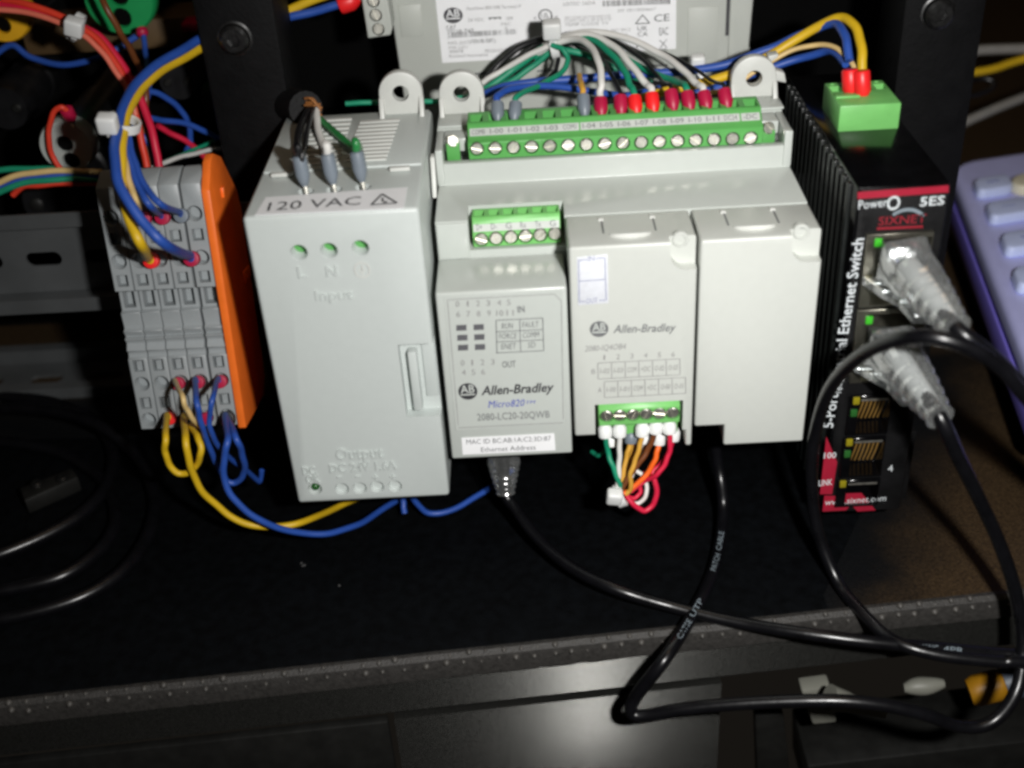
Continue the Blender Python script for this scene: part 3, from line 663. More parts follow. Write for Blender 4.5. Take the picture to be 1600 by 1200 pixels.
prof = [(0, 0), (0, wh['e2'] - 2), (.9, wh['e2'] - 1.4), (.9, wh['e2']), (.1, wh['e2'] + .5), (1.3, wh['m3'] + .4), (.2, wh['m3'] + 2.0), (1.5, wh['m3'] + 2.4), (.5, wh['m2'] - .6), (1.8, wh['m2'] + .2), (1.2, wh['m1']), (2.6, wh['m1'] + .5), (2.6, wh['e1']), (0, wh['e1'] + .1), (0, H - 1), (6, H + 2.5), (9, H + 2.5), (19, H - 8), (32, H - 14), (32, 6), (27, -1)]
prof_g = G(); prof_g.prism(prof, 'x', .12, PIT - .12)
cc = G(); xm = PIT / 2
for k in ('c1', 'c2', 'c3', 'c4'): cc.lathe((xm, -1, wh[k]), (xm, 3.4, wh[k]), [(0, 2.3), (.25, 2.3), (.36, 2.0), (1, 1.9)], 20)
for k in ('s1', 's2'): cc.slab([(xm - 1.6, -1, wh[k] - 1.5), (xm + 1.6, -1, wh[k] - 1.5), (xm + 1.6, -1, wh[k] + 2.0), (xm - 1.6, -1, wh[k] + 2.0)], (0, 4.2, 0))
for k in ('s3', 's4'): cc.slab([(xm - 1.6, -1, wh[k] - 1.8), (xm + 1.6, -1, wh[k] - 1.8), (xm + 1.6, -1, wh[k] + 1.9), (xm - 1.6, -1, wh[k] + 1.9)], (0, 3.6, 0))
cc.slab([(xm - 1.7, 1, wh['m1'] + 1.2), (xm + 1.7, 1, wh['m1'] + 1.2), (xm + 1.7, 1, wh['e1'] - .6), (xm - 1.7, 1, wh['e1'] - .6)], (0, 5.5, 0))
tb_me = cut(raw_mesh('body', prof_g, .18, 1), raw_mesh('c', cc))
R3 = Matrix((Vector((1, 0, 0)), inn, upv)).transposed().to_4x4()
tb_me.transform(R3); finish(tb_me, 'tb_grey')
wedge = G(); wedge.prism([(.2, -1.7), (.2, 1.2), (1.7, 1.4), (2.4, -1.7)], 'x', -.75, .95)
wedge_me = raw_mesh('spring_wedge', wedge, .1, 1); wedge_me.transform(R3); finish(wedge_me, 'tb_grey')
labs = ['leftmost grey spring terminal block on the rail, all holes empty but the lowest hidden ones',
        'second grey spring terminal block from the left, yellow wire in its bottom hole',
        'middle one of the five grey spring terminal blocks, beige wire below',
        'fourth grey spring terminal block from the left, two red-sleeved blue wires below',
        'grey spring terminal block next to the orange end plate']
labs[0] = 'leftmost of the five grey spring terminal blocks, its lower holes empty'
for k in range(5):
    o = LB(k * PIT + (.5 if k == 4 else 0), 0, 0)
    t = thing('terminal_block', o, labs[k], 'terminal block', 'grey terminal blocks in a row')
    inst(tb_me, 'body', o, t)
    for q in ('s3', 's4'):
        inst(wedge_me, 'release_spring', LB(k * PIT + (.5 if k == 4 else 0) + xm - .3, wh[q] - .2, 1.1), t)
# orange end plate
ux = 5 * PIT + .65
ep = [(-1.2, -.8), (-1.2, H - 3), (5, H + 4), (9, H + 5.5), (17, H + 3), (30, H - 10), (32, H - 16), (31, 4), (26, -1.5)]
g = G(); g.prism(ep, 'x', ux, ux + 2.5); g.xf(tb_xf)
pl = thing('end_plate', LB(ux + 1, 0, 10), 'bright orange end plate beside the grey terminal blocks', 'end plate')
build('plate', g, 'orange', pl, bevel=.5)
g = G(); g.prism([(11, H - 8), (11, H - 5), (14, H - 5), (14, H - 8)], 'x', ux + 2.4, ux + 3.2); g.xf(tb_xf); build('moulded_rib', g, 'orange', pl, bevel=.2)
g = G(); g.prism([(22, H * .5), (22, H * .55), (30, H * .55), (30, H * .5)], 'x', ux + 2.4, ux + 3.0); g.xf(tb_xf); build('moulded_rib', g, 'orange', pl, bevel=.2)

# ================================================================ ethernet switch
SX0, SX1, SZ0, SZ1 = 154.4, 177.6, -13.5, 90.8
sw = thing('ethernet_switch', (166, 40, SZ0), 'tall black ethernet switch with red trim and two clear network plugs', 'switch')
PY = -.25
ports_ = [(1352, 1446, 364, 474), (1338, 1436, 482, 592), (1326, 1386, 616, 676), (1316, 1376, 682, 742), (1307, 1370, 748, 788)]
def port_cut(y0, y1):
    c = G()
    for i, (xa_, xb_, ya_, yb_) in enumerate(ports_):
        a = W(xa_, ya_, y=PY); b = W(xb_, yb_, y=PY); c.box(a.x + .1, b.x - (.1 if i > 1 else .7), y0, y1, b.z + .1, a.z - .1)
    return c
g = G(); g.box(SX0, SX1, 0, 86, SZ0, SZ1); build('body', g, 'black_gloss', sw, bevel=.7, cutter=port_cut(-4, 11))
fin = G(); fin.box(-1.1, .1, -1.15, 1.15, 0, SZ1 - SZ0 - 2); fin_me = proto('cooling_fin', fin, 'black_fin', .35)
for k in range(16): inst(fin_me, 'cooling_fin', (SX0, 6 + k * 5.0, SZ0 + 1), sw)
g = G(); g.box(SX1 + .1, SX1 + 4.5, 8, 40, SZ0 - 3, 9); build('rail_foot', g, 'black_matte', sw, bevel=.8)
# front print
g = G(); g.box(SX0 + .9, SX1 - .5, -.25, .1, SZ0 + .6, SZ1 - .6); fp_ = build('front_label', g, 'black_matte', sw, bevel=.1, cutter=port_cut(-4, 4))
PY = -.25
g = G(); rect_px(g, 1340, 300, 1482, 311, PY, .08, -.075); flat('red_stripe', g, 'print_red', fp_)
g = G()
g.quad(*[W(*p, y=PY) + Vector((0, -.08, 0)) for p in ((1291, 682), (1281, 772), (1300, 772), (1308, 722))])
flat('red_trim', g, 'print_red', fp_); g = G()
g.quad(*[W(*p, y=PY) + Vector((0, -.081, 0)) for p in ((1288, 774), (1285, 799), (1322, 797), (1341, 776))])
flat('red_trim', g, 'print_red', fp_); g = G()
g.quad(*[W(*p, y=PY) + Vector((0, -.082, 0)) for p in ((1313, 771), (1340, 799), (1368, 797), (1346, 770))])
flat('red_trim', g, 'print_red', fp_)
g = G(); pxt(g, 'Power', (1341, 327), (1386, 322), 14, PY, .1); ring_px(g, 1396, 317, 10, 3, PY, .1, 11); pxt(g, '5ES', (1437, 322), (1475, 319), 14, PY, .1, bold=.015)
A = W(1301, 668, y=PY); B = W(1350, 372, y=PY); letter(g, '5-Port Industrial Ethernet Switch', A, B, 2.9, FN, .1, bold=.012)
A = W(1308, 612, y=PY); B = W(1330, 566, y=PY); letter(g, '10=ON 100', W(1305, 614, y=PY) + Vector((1.6, 0, 0)), W(1322, 560, y=PY) + Vector((1.2, 0, 0)), 1.6, FN, .1)
pxt(g, '100', (1287, 716), (1306, 715), 9, PY, .12, bold=.01); pxt(g, 'LINK', (1279, 759), (1300, 757), 9, PY, .12, bold=.01)
pxt(g, 'www.sixnet.com', (1289, 789), (1384, 782), 9, PY, .12, shear=.1)
pxt(g, '4', (1387, 737), (1395, 736), 10, PY, .1)
flat('lettering', g, 'print_white', fp_)
g = G(); ring_px(g, 1413, 362, 37, 5, PY, .1, 37, 40, 128, 20); flat('logo_arc', g, 'print_silver', fp_)
g = G(); pxt(g, 'SIXNET', (1372, 352), (1446, 347), 13, PY, .1, bold=.01); rect_px(g, 1370, 355, 1442, 359, PY, .1); flat('logo_lettering', g, 'print_dim_red', fp_)
# ports
for i, (x0, x1, y0, y1) in enumerate(ports_):
    a = W(x0, y0, y=PY); b = W(x1, y1, y=PY); zt, zb = a.z, b.z; xa, xb = a.x, b.x - (0 if i > 1 else .6)
    xa = max(xa, W(x0, y0, y=PY).x)
    g = G(); g.box(xa + .15, xb - .15, -1.2, 10.8, zb + .15, zt - .15); c = G(); c.box(xa + 3.0, xb - .6, -3, 9.5, zb + .9, zt - 1.6)
    pt = build('network_port', g, 'port_shell' if i < 2 else 'black_gloss', sw, bevel=.2, seg=1, cutter=c)
    if i >= 2:
        g = G(); zz = zt - 2.0; g.box(xa + 3.4, xb - 1.2, -1.35, -1.1, zz + .2, zz + .7); build('shield_tongue', g, 'screw_metal', pt)
        for k in range(7):
            f = k / 6; p0 = Vector((xa + 3.8 + f * (xb - xa - 5.2), 1.2, zt - 2.6)); p1 = Vector((xa + 3.8 + f * (xb - xa - 5.2), 5.5, zb + 1.6))
            if i < 4: g = G(); g.tube([p0, (p0 + p1) / 2 + Vector((0, -.3, 0)), p1], .3, 5, 2); build('contact_pin', g, 'gold', pt)
    q = [(1372, 379, 'led_green'), (1357, 438, 'led_yellow')] if i == 0 else [(1358, 500, 'led_green'), (1342, 572, 'led_dark_green')] if i == 1 else [(1338, 626, 'led_yellow'), (1334, 645, 'led_green')] if i == 2 else [(1327, 691, 'led_yellow'), (1324, 709, 'led_green')] if i == 3 else [(1317, 756, 'led_yellow')]
    for px, py, m in q:
        p = W(px, py, y=-1.3); g = G(); g.box(p.x - .95, p.x + .95, -1.75, -.9, p.z - 1.2, p.z + 1.2); build('port_lamp', g, 'led_dark_green' if (m == 'led_green' and i > 1) else m, pt, bevel=.3)
# green power connector on top
p0 = W(1309, 206, z=SZ1); p1 = W(1400, 196, z=SZ1); yb = W(1284, 152, z=SZ1 + 9).y
zt = W(1312, 166, y=p0.y).z
g = G(); g.box(p0.x, p1.x, p0.y, p0.y + 19, SZ1 - .2, zt); c = G()
fer = [W(1327, 140, z=zt), W(1345, 143, z=zt)]
for k in range(4):
    x = p0.x + (p1.x - p0.x) * (k + .5) / 4; c.box(x - 1.5, x + 1.5, p0.y + 11.5, p0.y + 16, zt - 3, zt + 2); c.cyl((x, p0.y + 17.6, zt - 2), (x, p0.y + 17.6, zt + 2), .8, 12)
build('power_connector', g, 'green_block_pale', sw, bevel=.35, cutter=c)
g = G(); g.box(p0.x + .3, p0.x + 7, p0.y + 6, p0.y + 9, zt - .2, zt + .5); build('connector_clip', g, 'green_block_pale', sw, bevel=.2)

# ================================================================ operator panel seen from behind
HY = 112.0
hm = thing('operator_panel', (90, 140, 60), 'grey back of an operator panel with a white rating label', 'operator panel')
a = W(612, 0, y=HY); b = W(636, 165, y=HY); hx0 = W(628, 60, y=HY).x; hx1 = W(1140, 40, y=HY).x; hx2 = W(1183, 20, y=HY).x
g = G(); g.prism([(a.x - 2, 140), (b.x - .3, 66), (hx1, 66), (hx1 + .6, 140)], 'y', HY, HY + 34); build('housing', g, 'panel_plastic', hm, bevel=1.2)
zs = W(1180, 70, y=HY + 6).z
g = G(); g.prism([(hx1 + .5, 140), (hx1 + .5, 66), (hx2 - 4, 66), (hx2 + 1.5, zs - 8), (hx2 - 1, zs), (hx2 + 1, 140)], 'y', HY + 5, HY + 34); build('side_flange', g, 'panel_plastic', hm, bevel=.8)
g = G(); p = W(1138, 8, y=HY); q = W(1131, 56, y=HY); g.box(p.x - .6, p.x + .5, HY - .08, HY + 1, q.z, p.z + 15); build('slot', g, 'ink', hm)
for (x0, y0, x1, y1) in ((622, 8, 662, 56), (1075, 12, 1120, 92)):
    g = G(); A = W(x0, y0, y=HY); B = W(x1, y1, y=HY); g.box(A.x, B.x, HY - .35, HY + .2, B.z, A.z); build('recess_frame', g, 'panel_plastic', hm, bevel=.2)
for x in (692, 740, 838, 932, 1010):
    y = 122 - (x - 690) * .045; A = W(x, y - 4, y=HY); B = W(x + 34, y + 10, y=HY); g = G(); g.box(A.x, B.x, HY - .5, HY + .2, B.z, A.z); vb = build('vent_bar', g, 'panel_plastic', hm, bevel=.2)
    g = G(); g.box(A.x + .3, B.x - .3, HY - .56, HY - .4, A.z - .2, A.z + .5); build('vent_gap', g, 'ink_grey', vb)
LY = HY - .3
lv = [W(681, 6, y=HY), W(1054, -14, y=HY), W(1056, 78, y=HY), W(690, 98, y=HY)]
lv[0].z += 3; lv[1].z += 3
lv[3].x = lv[0].x + .4; lv[1].x = lv[2].x - .3; lv[3].z = W(690, 98, y=HY).z; lv[2].z = lv[3].z + .2
g = G(); g.slab([p + Vector((0, -.05, 0)) for p in lv], (0, -.25, 0)); rl = build('rating_label', g, 'paper', hm)
logo(rl, 708, 24, 15, 12.5, LY, 'ink', 'paper', .1)
g = G()
def bars(g, x0, y0, x1, y1, hpx, n):
    random.seed(int(x0)); t = 0
    while t < 1:
        wd = random.choice((.004, .006, .012)); A = W(x0 + (x1 - x0) * t, y0 + (y1 - y0) * t, y=LY); B = W(x0 + (x1 - x0) * (t + wd), y0, y=LY); h = (W(x0, y0 - hpx, y=LY) - W(x0, y0, y=LY)).z
        g.quad(Vector((A.x, LY - .1, A.z)), Vector((B.x, LY - .1, A.z)), Vector((B.x, LY - .1, A.z + h)), Vector((A.x, LY - .1, A.z + h))); t += wd + random.choice((.005, .008, .014))
bars(g, 706, 59, 808, 53, 8, 40); bars(g, 942, 10, 1046, 6, 9, 40)
pxt(g, '. . .', (764, 30), (783, 29), 7, LY, bold=.05); line_px(g, (763, 28), (783, 27), 1.6, LY)
ring_px(g, 852, 24, 11, 2, LY, .1, 10); pxt(g, 'UL', (846, 28), (858, 27), 8, LY); pxt(g, 'US', (863, 29), (872, 28), 4, LY); pxt(g, 'c', (834, 30), (839, 29), 5, LY)
pxt(g, 'CE', (1022, 34), (1046, 32), 11, LY); 
for p, q in (((993, 37), (1004, 23)), ((1004, 23), (1015, 36)), ((1015, 36), (993, 37))): line_px(g, p, q, 1.6, LY)
pxt(g, 'UK', (996, 48), (1012, 47), 7, LY); pxt(g, 'CA', (996, 57), (1012, 56), 7, LY); pxt(g, 'EAC', (1030, 55), (1044, 54), 12, LY); ring_px(g, 1004, 74, 10, 2, LY, .1, 8, 0, 180)
for p, q in (((1030, 62), (1042, 74)), ((1042, 61), (1031, 75)), ((1029, 77), (1043, 76)), ((1029, 80), (1043, 79))): line_px(g, p, q, 1.2, LY)
pxt(g, 'CAT', (697, 46), (713, 45), 6, LY); pxt(g, '2711R-T4T', (699, 53), (741, 51), 6.5, LY); pxt(g, '(1P)', (699, 60), (704, 60), 5, LY)
pxt(g, '2711R-T4T', (736, 66), (772, 64), 4.5, LY)
flat('lettering', g, 'ink', rl)
g = G()
for s, x0, y0, x1, hp in (('PanelView 800 HMI Terminal 4"', 729, 16, 815, 5.5), ('24 VDC', 731, 34, 757, 5.5), ('SER', 791, 31, 802, 5), ('FAC', 783, 40, 798, 5), ('A', 788, 46, 793, 5), ('MFD DATE 2018/10/12', 700, 70, 775, 5), ('F/W 2.011', 701, 77, 731, 5), ('400078', 702, 83, 724, 5),
                          ('Rockwell Automation', 702, 90, 763, 5), ('PRODUCT OF SINGAPORE', 758, 82, 830, 5), ('LISTED 56DA', 880, 9, 930, 5.5), ('IND CONT EQ FOR HAZ LOC', 882, 30, 955, 4.5), ('CLASS I DIV 2 GP A B C D', 882, 35, 955, 4.5), ('TEMP CODE T4', 882, 41, 950, 4.5), ('24V DC 5W  SERIAL NO 0012', 882, 53, 985, 5), ('ENCLOSURE TYPE 4X 12 13', 882, 60, 980, 4.5), ('SN 10110054667', 965, 19, 1025, 5)):
    pxt(g, s, (x0, y0), (x1, y0 - (x1 - x0) * .045), hp, LY, shear=.12)
flat('lettering', g, 'ink_soft', rl)
# its three-way power plug
pc = thing('power_plug', W(600, 60, y=100), 'small pale three-screw plug at the left of the operator panel', 'plug')
g = G(); A = W(575, 60, y=100); B = W(610, 55, y=100); T_ = W(563, 0, y=100); U_ = W(602, -2, y=100)
g.slab([A, B, B + Vector((.8, 0, 2)), U_ + Vector((0, 0, 14)), T_ + Vector((0, 0, 14))], (0, 11, 0)); c = G(); sp = [W(583, 2, y=100), W(587, 24, y=100), W(591, 46, y=100)]
for q in sp: c.cyl((q.x, 98, q.z), (q.x, 103, q.z), 2.0, 18)
build('body', g, 'panel_plastic', pc, bevel=.4, cutter=c)
for q in sp: inst(screw_me, 'screw', (q.x, 101.4, q.z), pc, (0, random.uniform(0, 3), 0))

# ================================================================ control buttons seen from behind (upper left)
def contact_disc(label, px, py, rpx, Y, m, holes, group='backs of the control buttons', tilt=0):
    c0 = W(px, py, y=Y); r = (W(px + rpx, py, y=Y) - c0).x
    t = thing('push_button', (c0.x, Y + 30, c0.z - r), label, 'button', group)
    g = G(); g.lathe((c0.x, Y + 7, c0.z), (c0.x, Y, c0.z), [(0, r * .96), (.1, r), (.85, r), (1, r * .94)], 40); c = G()
    for hx, hy, hr in holes:
        q = W(hx, hy, y=Y); c.lathe((q.x, Y - 1, q.z), (q.x, Y + 9.5, q.z), [(0, hr * 1.25), (.18, hr), (1, hr * .9)], 18)
    build('collar', g, m, t, cutter=c)
    for hx, hy, hr in holes:
        q = W(hx, hy, y=Y); g = G(); g.cyl((q.x, Y + 6, q.z), (q.x, Y + 1.3, q.z), hr * .98, 18); build('hole_shade_plug', g, 'void_black', t)  # black plug stands in for the shade inside the hole
    g = G(); g.lathe((c0.x, 171, c0.z), (c0.x, Y + 7, c0.z), [(0, r * .8), (.2, r * .8), (.22, r * .7), (.6, r * .7), (.62, r * .78), (1, r * .78)], 32); build('barrel', g, 'bakelite', t)
    return t
contact_disc('yellow round button collar in the upper left corner', 0, 22, 46, 128, 'button_yellow', [(4, 40, 2.6)])
contact_disc('green round button collar at the top left', 185, 0, 56, 126, 'button_green', [(190, 28, 3.0), (185, -6, 3.0)])
contact_disc('white round button collar with two dark holes above the rail', 103, 230, 43, 80, 'button_white', [(100, 226, 2.6), (111, 252, 2.6)])
def barrel(label, px, py, rpx, Y, ln, grp='black button barrels', ring=True):
    c0 = W(px, py, y=Y); r = (W(px + rpx, py, y=Y) - c0).x
    t = thing('contact_barrel', (c0.x, Y + ln / 2, c0.z - r), label, 'button', grp)
    g = G(); g.lathe((c0.x, Y + ln, c0.z), (c0.x, Y, c0.z), [(0, r * .8), (.3, r * .8), (.3, r), (.45, r), (.47, r * .9), (.6, r * .9), (.62, r), (.9, r), (1, r * .9)], 32); build('body', g, 'bakelite', t)
    for k in range(2):
        q = Vector((c0.x + (k - .5) * r, Y - 1.2, c0.z)); g = G(); g.lathe((q.x, Y + .5, q.z), (q.x, Y - 1.2, q.z), [(0, r * .2), (.7, r * .2), (1, r * .14)], 14); build('contact_screw', g, 'dark_metal', t)
barrel('black ribbed barrel overlapping the white button collar', 160, 178, 34, 126, 44)
barrel('black barrel cut by the left edge of the picture', 8, 170, 38, 118, 50)
barrel('black barrel low behind the upper rail', 85, 318, 55, 118, 50)
barrel('black barrel between the wire bundle and the upright', 278, 128, 32, 120, 48)
g = G(); A = W(36, 62, y=150); B = W(330, 62, y=150); g.box(A.x, B.x, 150, 171, W(100, 84, y=150).z, W(100, 38, y=150).z)
tag(build('wooden_batten', g, 'wood', bevel=.6), 'dull brown batten behind the wire bundle', 'batten')
g = G(); A = W(284, 52, y=140); B = W(312, 36, y=140); g.box(A.x, B.x, 140, 149.9, A.z, B.z); tag(build('wire_connector', g, 'ferrule_crimson', bevel=.8), 'dark red connector block beside the left upright', 'connector')

# ================================================================ lavender keyboard on the right
KZ = 8.0
kb = thing('keyboard', (300, 160, FZ), 'lavender keyboard with rounded keys at the right edge', 'keyboard')
kA = W(1479, 251, z=KZ); kB = W(1640, 227, z=KZ); kL = W(1606, 575, z=KZ)
ku = _n(Vector((kB.x - kA.x, kB.y - kA.y, 0))); kd = _n(Vector((kL.x - kA.x, kL.y - kA.y, 0))); klen = (kL - kA).length + 25; kw = 330
def KP(a, b, z): return Vector((kA.x, kA.y, 0)) + ku * a + kd * b + Vector((0, 0, z))
def rounded(a0, a1, b0, b1, r, n=6):
    P = []
    for (cx, cy, s) in ((a1 - r, b0 + r, -90), (a1 - r, b1 - r, 0), (a0 + r, b1 - r, 90), (a0 + r, b0 + r, 180)):
        P += [(cx + r * math.cos(math.radians(s + 90 * i / n)), cy + r * math.sin(math.radians(s + 90 * i / n))) for i in range(n + 1)]
    return P
g = G(); g.slab([KP(a, b, KZ - 19) for a, b in rounded(0, kw, 0, klen, 12)], (0, 0, 9.5)); build('base', g, 'lavender_rim', kb, bevel=.8)
g = G(); g.slab([KP(a, b, KZ - 9.4) for a, b in rounded(.5, kw - .5, 2.2, klen - .5, 12)], (0, 0, 9.4)); build('top_case', g, 'lcd_lavender', kb, bevel=3.0, seg=4)
for b_ in (18, klen - 22):
    g = G(); p_ = KP(30, b_, 0); g.lathe((p_.x, p_.y, FZ), (p_.x, p_.y, KZ - 18.8), [(0, 7), (.9, 6), (1, 6)], 20); build('foot', g, 'black_matte', kb)
g = G(); p_ = KP(kw - 30, klen / 2, 0); g.lathe((p_.x, p_.y, FZ), (p_.x, p_.y, KZ - 18.8), [(0, 7), (.9, 6), (1, 6)], 20); build('foot', g, 'black_matte', kb)
# locate keys by where they show
def key(px, py, wa, wb, m='key_lavender', r=4, txt=None):
    c = W(px, py, z=KZ + 3); rel = c - Vector((kA.x, kA.y, c.z)); det = ku.x * kd.y - ku.y * kd.x
    a = (rel.x * kd.y - rel.y * kd.x) / det; b = (ku.x * rel.y - ku.y * rel.x) / det
    g = G(); pl = rounded(a - wa / 2, a + wa / 2, b - wb / 2, b + wb / 2, r); n = len(pl)
    lo = [KP(x, y, KZ) for x, y in pl]; hi = [KP(a + (x - a) * .93, b + (y - b) * .9, KZ + 4.2) for x, y in pl]
    g.add(lo + hi, [tuple(range(n))[::-1], tuple(range(n, 2 * n))] + [(i, (i + 1) % n, n + (i + 1) % n, n + i) for i in range(n)])
    k = build('key', g, m, kb, bevel=.9, seg=3)
    if txt:
        g = G(); A = KP(a - 2.6, b + .5, KZ + 4.25); letter(g, txt, A, A + ku * 5.2, 2.2, UPN, .1); flat('legend', g, 'ink_blue', k)
key(1552, 288, 16.5, 14, txt='esc'); key(1606, 284, 15, 14.5, 'key_cream', 7.2); key(1577, 326, 19, 15, txt='~'); key(1632, 320, 17, 15)
key(1606, 374, 21, 15, txt='tab'); key(1632, 428, 24, 15)

# ================================================================ things low at the right, in front of the shelf
g = G(); a0 = W(1262, 1198, y=-60); 
def ybox(name, label, cat, pts, Y, dep, m, bev=.8):
    g = G(); g.slab([W(*p, y=Y) for p in pts], (0, dep, 0)); return tag(build(name, g, m, bevel=bev), label, cat)
ybox('metal_box', 'dark grey metal box in the bottom right corner', 'box', ((1262, 1198), (1262, 1260), (1700, 1260), (1700, 1148)), -8, 26, 'dark_metal')
ybox('white_block', 'small off-white block under the black cable at the bottom right', 'block', ((1270, 1133), (1308, 1129), (1298, 1074), (1252, 1080)), -10, 6, 'off_white')
ybox('dark_bracket', 'dark metal bracket left of the white block at the bottom', 'bracket', ((1185, 1260), (1240, 1260), (1225, 1118), (1180, 1120)), -12, 5, 'dark_metal')
g = G(); g.tube([W(1296, 1090, y=-22), W(1340, 1102, y=-22), W(1385, 1118, y=-26)], lambda t: 4.2 * (1 - .75 * t), 14); tag(build('plug_tip', g, 'off_white'), 'pale tapered plug tip at the bottom right', 'plug')
g = G(); g.tube([W(1412, 1075, y=-10), W(1440, 1072, y=-10), W(1475, 1068, y=-10)], lambda t: 3.0 * math.sin(math.pi * (.15 + .7 * t)), 12); tag(build('pale_plug', g, 'off_white'), 'pale oval plug behind the cables at the bottom right', 'plug')
t = thing('yellow_plug', W(1540, 1100, y=-12), 'yellow and grey cable plug near the bottom right corner', 'plug')
g = G(); p0, p1 = W(1514, 1082, y=-12), W(1568, 1068, y=-12); g.lathe(p0, p1, [(0, 4.0), (.2, 5.0), (.85, 5.0), (1, 4.4)], 24); build('collar', g, 'plug_yellow', t)
p2 = W(1640, 1050, y=-12); g = G(); g.lathe(p1, p2, [(0, 5.4), (.2, 5.6), (1, 5.2)], 24); build('body', g, 'plug_blue', t)

# ================================================================ wires
def pts3(P): return [W(x, y, y=Y) for x, y, Y in P]
def ferrule(parent, p0, p1, r, m, pin=True):
    p0 = Vector(p0); p1 = Vector(p1); L = (p1 - p0).length
    g = G(); g.lathe(p0, p1, [(0, r * .72), (.04, r * .95), (.15, r), (.62, r), (.85, r * .72), (1, r * .42)], 16); f = build('ferrule', g, m, parent)
    if pin:
        d = _n(p1 - p0); g = G(); g.cyl(p1 - d * .4, p1 + d * 2.6, r * .36, 8); build('pin', g, 'screw_metal', f)
def wire(label, m, r, P, ferr=(), group=None, name='wire'):
    """insulated wire along pixel/depth points; ferr: (end index 0/-1, length mm, radius, material)"""
    pts = P if isinstance(P[0], Vector) else pts3(P)
    r *= .80; g = G(); g.tube(pts, r, 10)
    if not ferr:
        o = build(name, g, m); return tag(o, label, 'wire', group)
    t = thing(name, (pts[0] + pts[-1]) / 2 + Vector((0, 0, -r)), label, 'wire', group)
    build('insulation', g, m, t)
    for e in ferr:
        ferrule(t, Vector(e[0]), Vector(e[1]), e[2], e[3])
    return t
# --- supply cable and its three cores on the power supply
t = thing('supply_cable', W(440, 165, y=80), 'thick black supply cable ending in frayed strands above the power supply', 'cable')
g = G(); g.tube([W(330, 150, y=110), W(400, 158, y=100), W(450, 163, y=80), W(478, 170, y=66)], 5.2, 16); build('jacket', g, 'black_matte', t)
g = G(); random.seed(3)
for i in range(22):
    a = random.uniform(0, 6.28); rr = random.uniform(1.5, 4.6); c = W(480, 171, y=65) + Vector((0, rr * math.cos(a), rr * math.sin(a)))
    g.tube([c, c + Vector((2.0, -1.5, 0.4)), c + Vector((3.5 + random.uniform(-1, 1.5), -3.2, random.uniform(-2.5, 1)))], .33, 5, 3)
tag(build('frayed_strand', g, 'copper_fray', t), kind='stuff')
e = ent
def up(q, dz): return Vector((q.x, q.y, PT + dz))
for lab, m, P, q, rr in (('black core curving into the left hole on the power supply top', 'wire_black', [(486, 168, 62), (470, 196, 52), (463, 235, 38)], e[0], 1.35),
                         ('white core running into the middle hole on the power supply top', 'wire_white', [(494, 172, 62), (497, 200, 52), (508, 238, 36)], e[1], 1.35),
                         ('green core bending into the right hole on the power supply top', 'wire_ground', [(498, 185, 60), (525, 208, 48), (560, 238, 32)], e[2], 1.3)):
    tip = up(q, 1.5); top = up(q, 9.5) + Vector((-.6, 1.2, 0)); wire(lab, m, rr, pts3(P) + [top + Vector((0, .8, 2.4)), top - Vector((0, 0, .6))], [(top, tip, 1.9, 'ferrule_grey')], 'cores of the supply cable')
tip = up(e[0], 8); wire('second black core beside the first, ending behind the left ferrule', 'wire_black', .9, pts3([(490, 166, 62), (482, 198, 50), (474, 240, 36)]) + [tip + Vector((.4, 1.4, 2)), tip], (), 'cores of the supply cable')
# --- left upper bundle
WG = 'wires in the upper left'
wire('crimson wire on the lower side of the tied bundle', 'wire_red', 1.5, [(-20, 6, 92), (40, 14, 90), (115, 36, 88), (160, 62, 86), (195, 108, 82), (222, 160, 76), (240, 215, 70), (249, 262, 66)], (), WG)
wire('scarlet wire on the upper side of the tied bundle', 'wire_scarlet', 1.35, [(-20, -4, 93), (40, 6, 90), (112, 34, 87), (158, 68, 84), (190, 115, 80), (208, 162, 76), (220, 215, 72), (230, 262, 68)], (), WG)
wire('salmon wire nearest the camera in the tied bundle', 'wire_salmon', 1.1, [(-20, 14, 88), (45, 20, 87), (115, 46, 84), (152, 74, 82), (180, 110, 79), (203, 150, 76), (212, 180, 74)], (), WG)
wire('orange wire entering the yellow collar', 'wire_orange', 1.3, [(-20, 22, 98), (15, 14, 96), (60, 16, 93), (110, 36, 91), (135, 50, 93)], (), WG)
wire('brown wire crossing the green collar', 'wire_brown', 1.3, [(150, -25, 100), (163, 6, 104), (185, 46, 102), (205, 80, 96), (222, 116, 88), (228, 150, 80), (225, 210, 78), (235, 262, 74)], (), WG)
wire('blue wire sagging under the yellow collar', 'wire_blue', 1.3, [(-12, 88, 118), (18, 71, 118), (50, 90, 116), (95, 101, 114), (150, 92, 112), (190, 72, 114), (214, 56, 118)], (), WG)
wire('blue wire dropping from the green collar', 'wire_blue', 1.1, pts3([(224, 52, 114), (227, 80, 108), (231, 110, 98), (232, 150, 86), (215, 172, 80), (205, 190, 76)]), [(W(221, 46, y=115), W(224, 57, y=113), 1.9, 'ferrule_crimson')], WG)
wire('blue wire arching right toward the upright', 'wire_blue', 1.2, [(212, 140, 84), (240, 144, 88), (268, 158, 92), (288, 180, 95), (296, 200, 97), (297, 222, 98), (288, 245, 98)], (), WG)
wire('blue wire running level and dipping behind the upright', 'wire_blue', 1.2, [(203, 190, 80), (225, 184, 84), (255, 188, 90), (290, 193, 95), (320, 205, 99), (340, 216, 102)], (), WG)
wire('dark blue wire slanting down behind the terminal blocks', 'wire_blue', .8, [(206, 196, 76), (225, 214, 76), (236, 234, 75), (243, 262, 72)], (), WG)
wire('crimson wire slanting to the foot of the left upright', 'wire_red', 1.2, [(246, 196, 92), (262, 206, 94), (292, 221, 97), (318, 243, 100), (335, 258, 102)], (), WG)
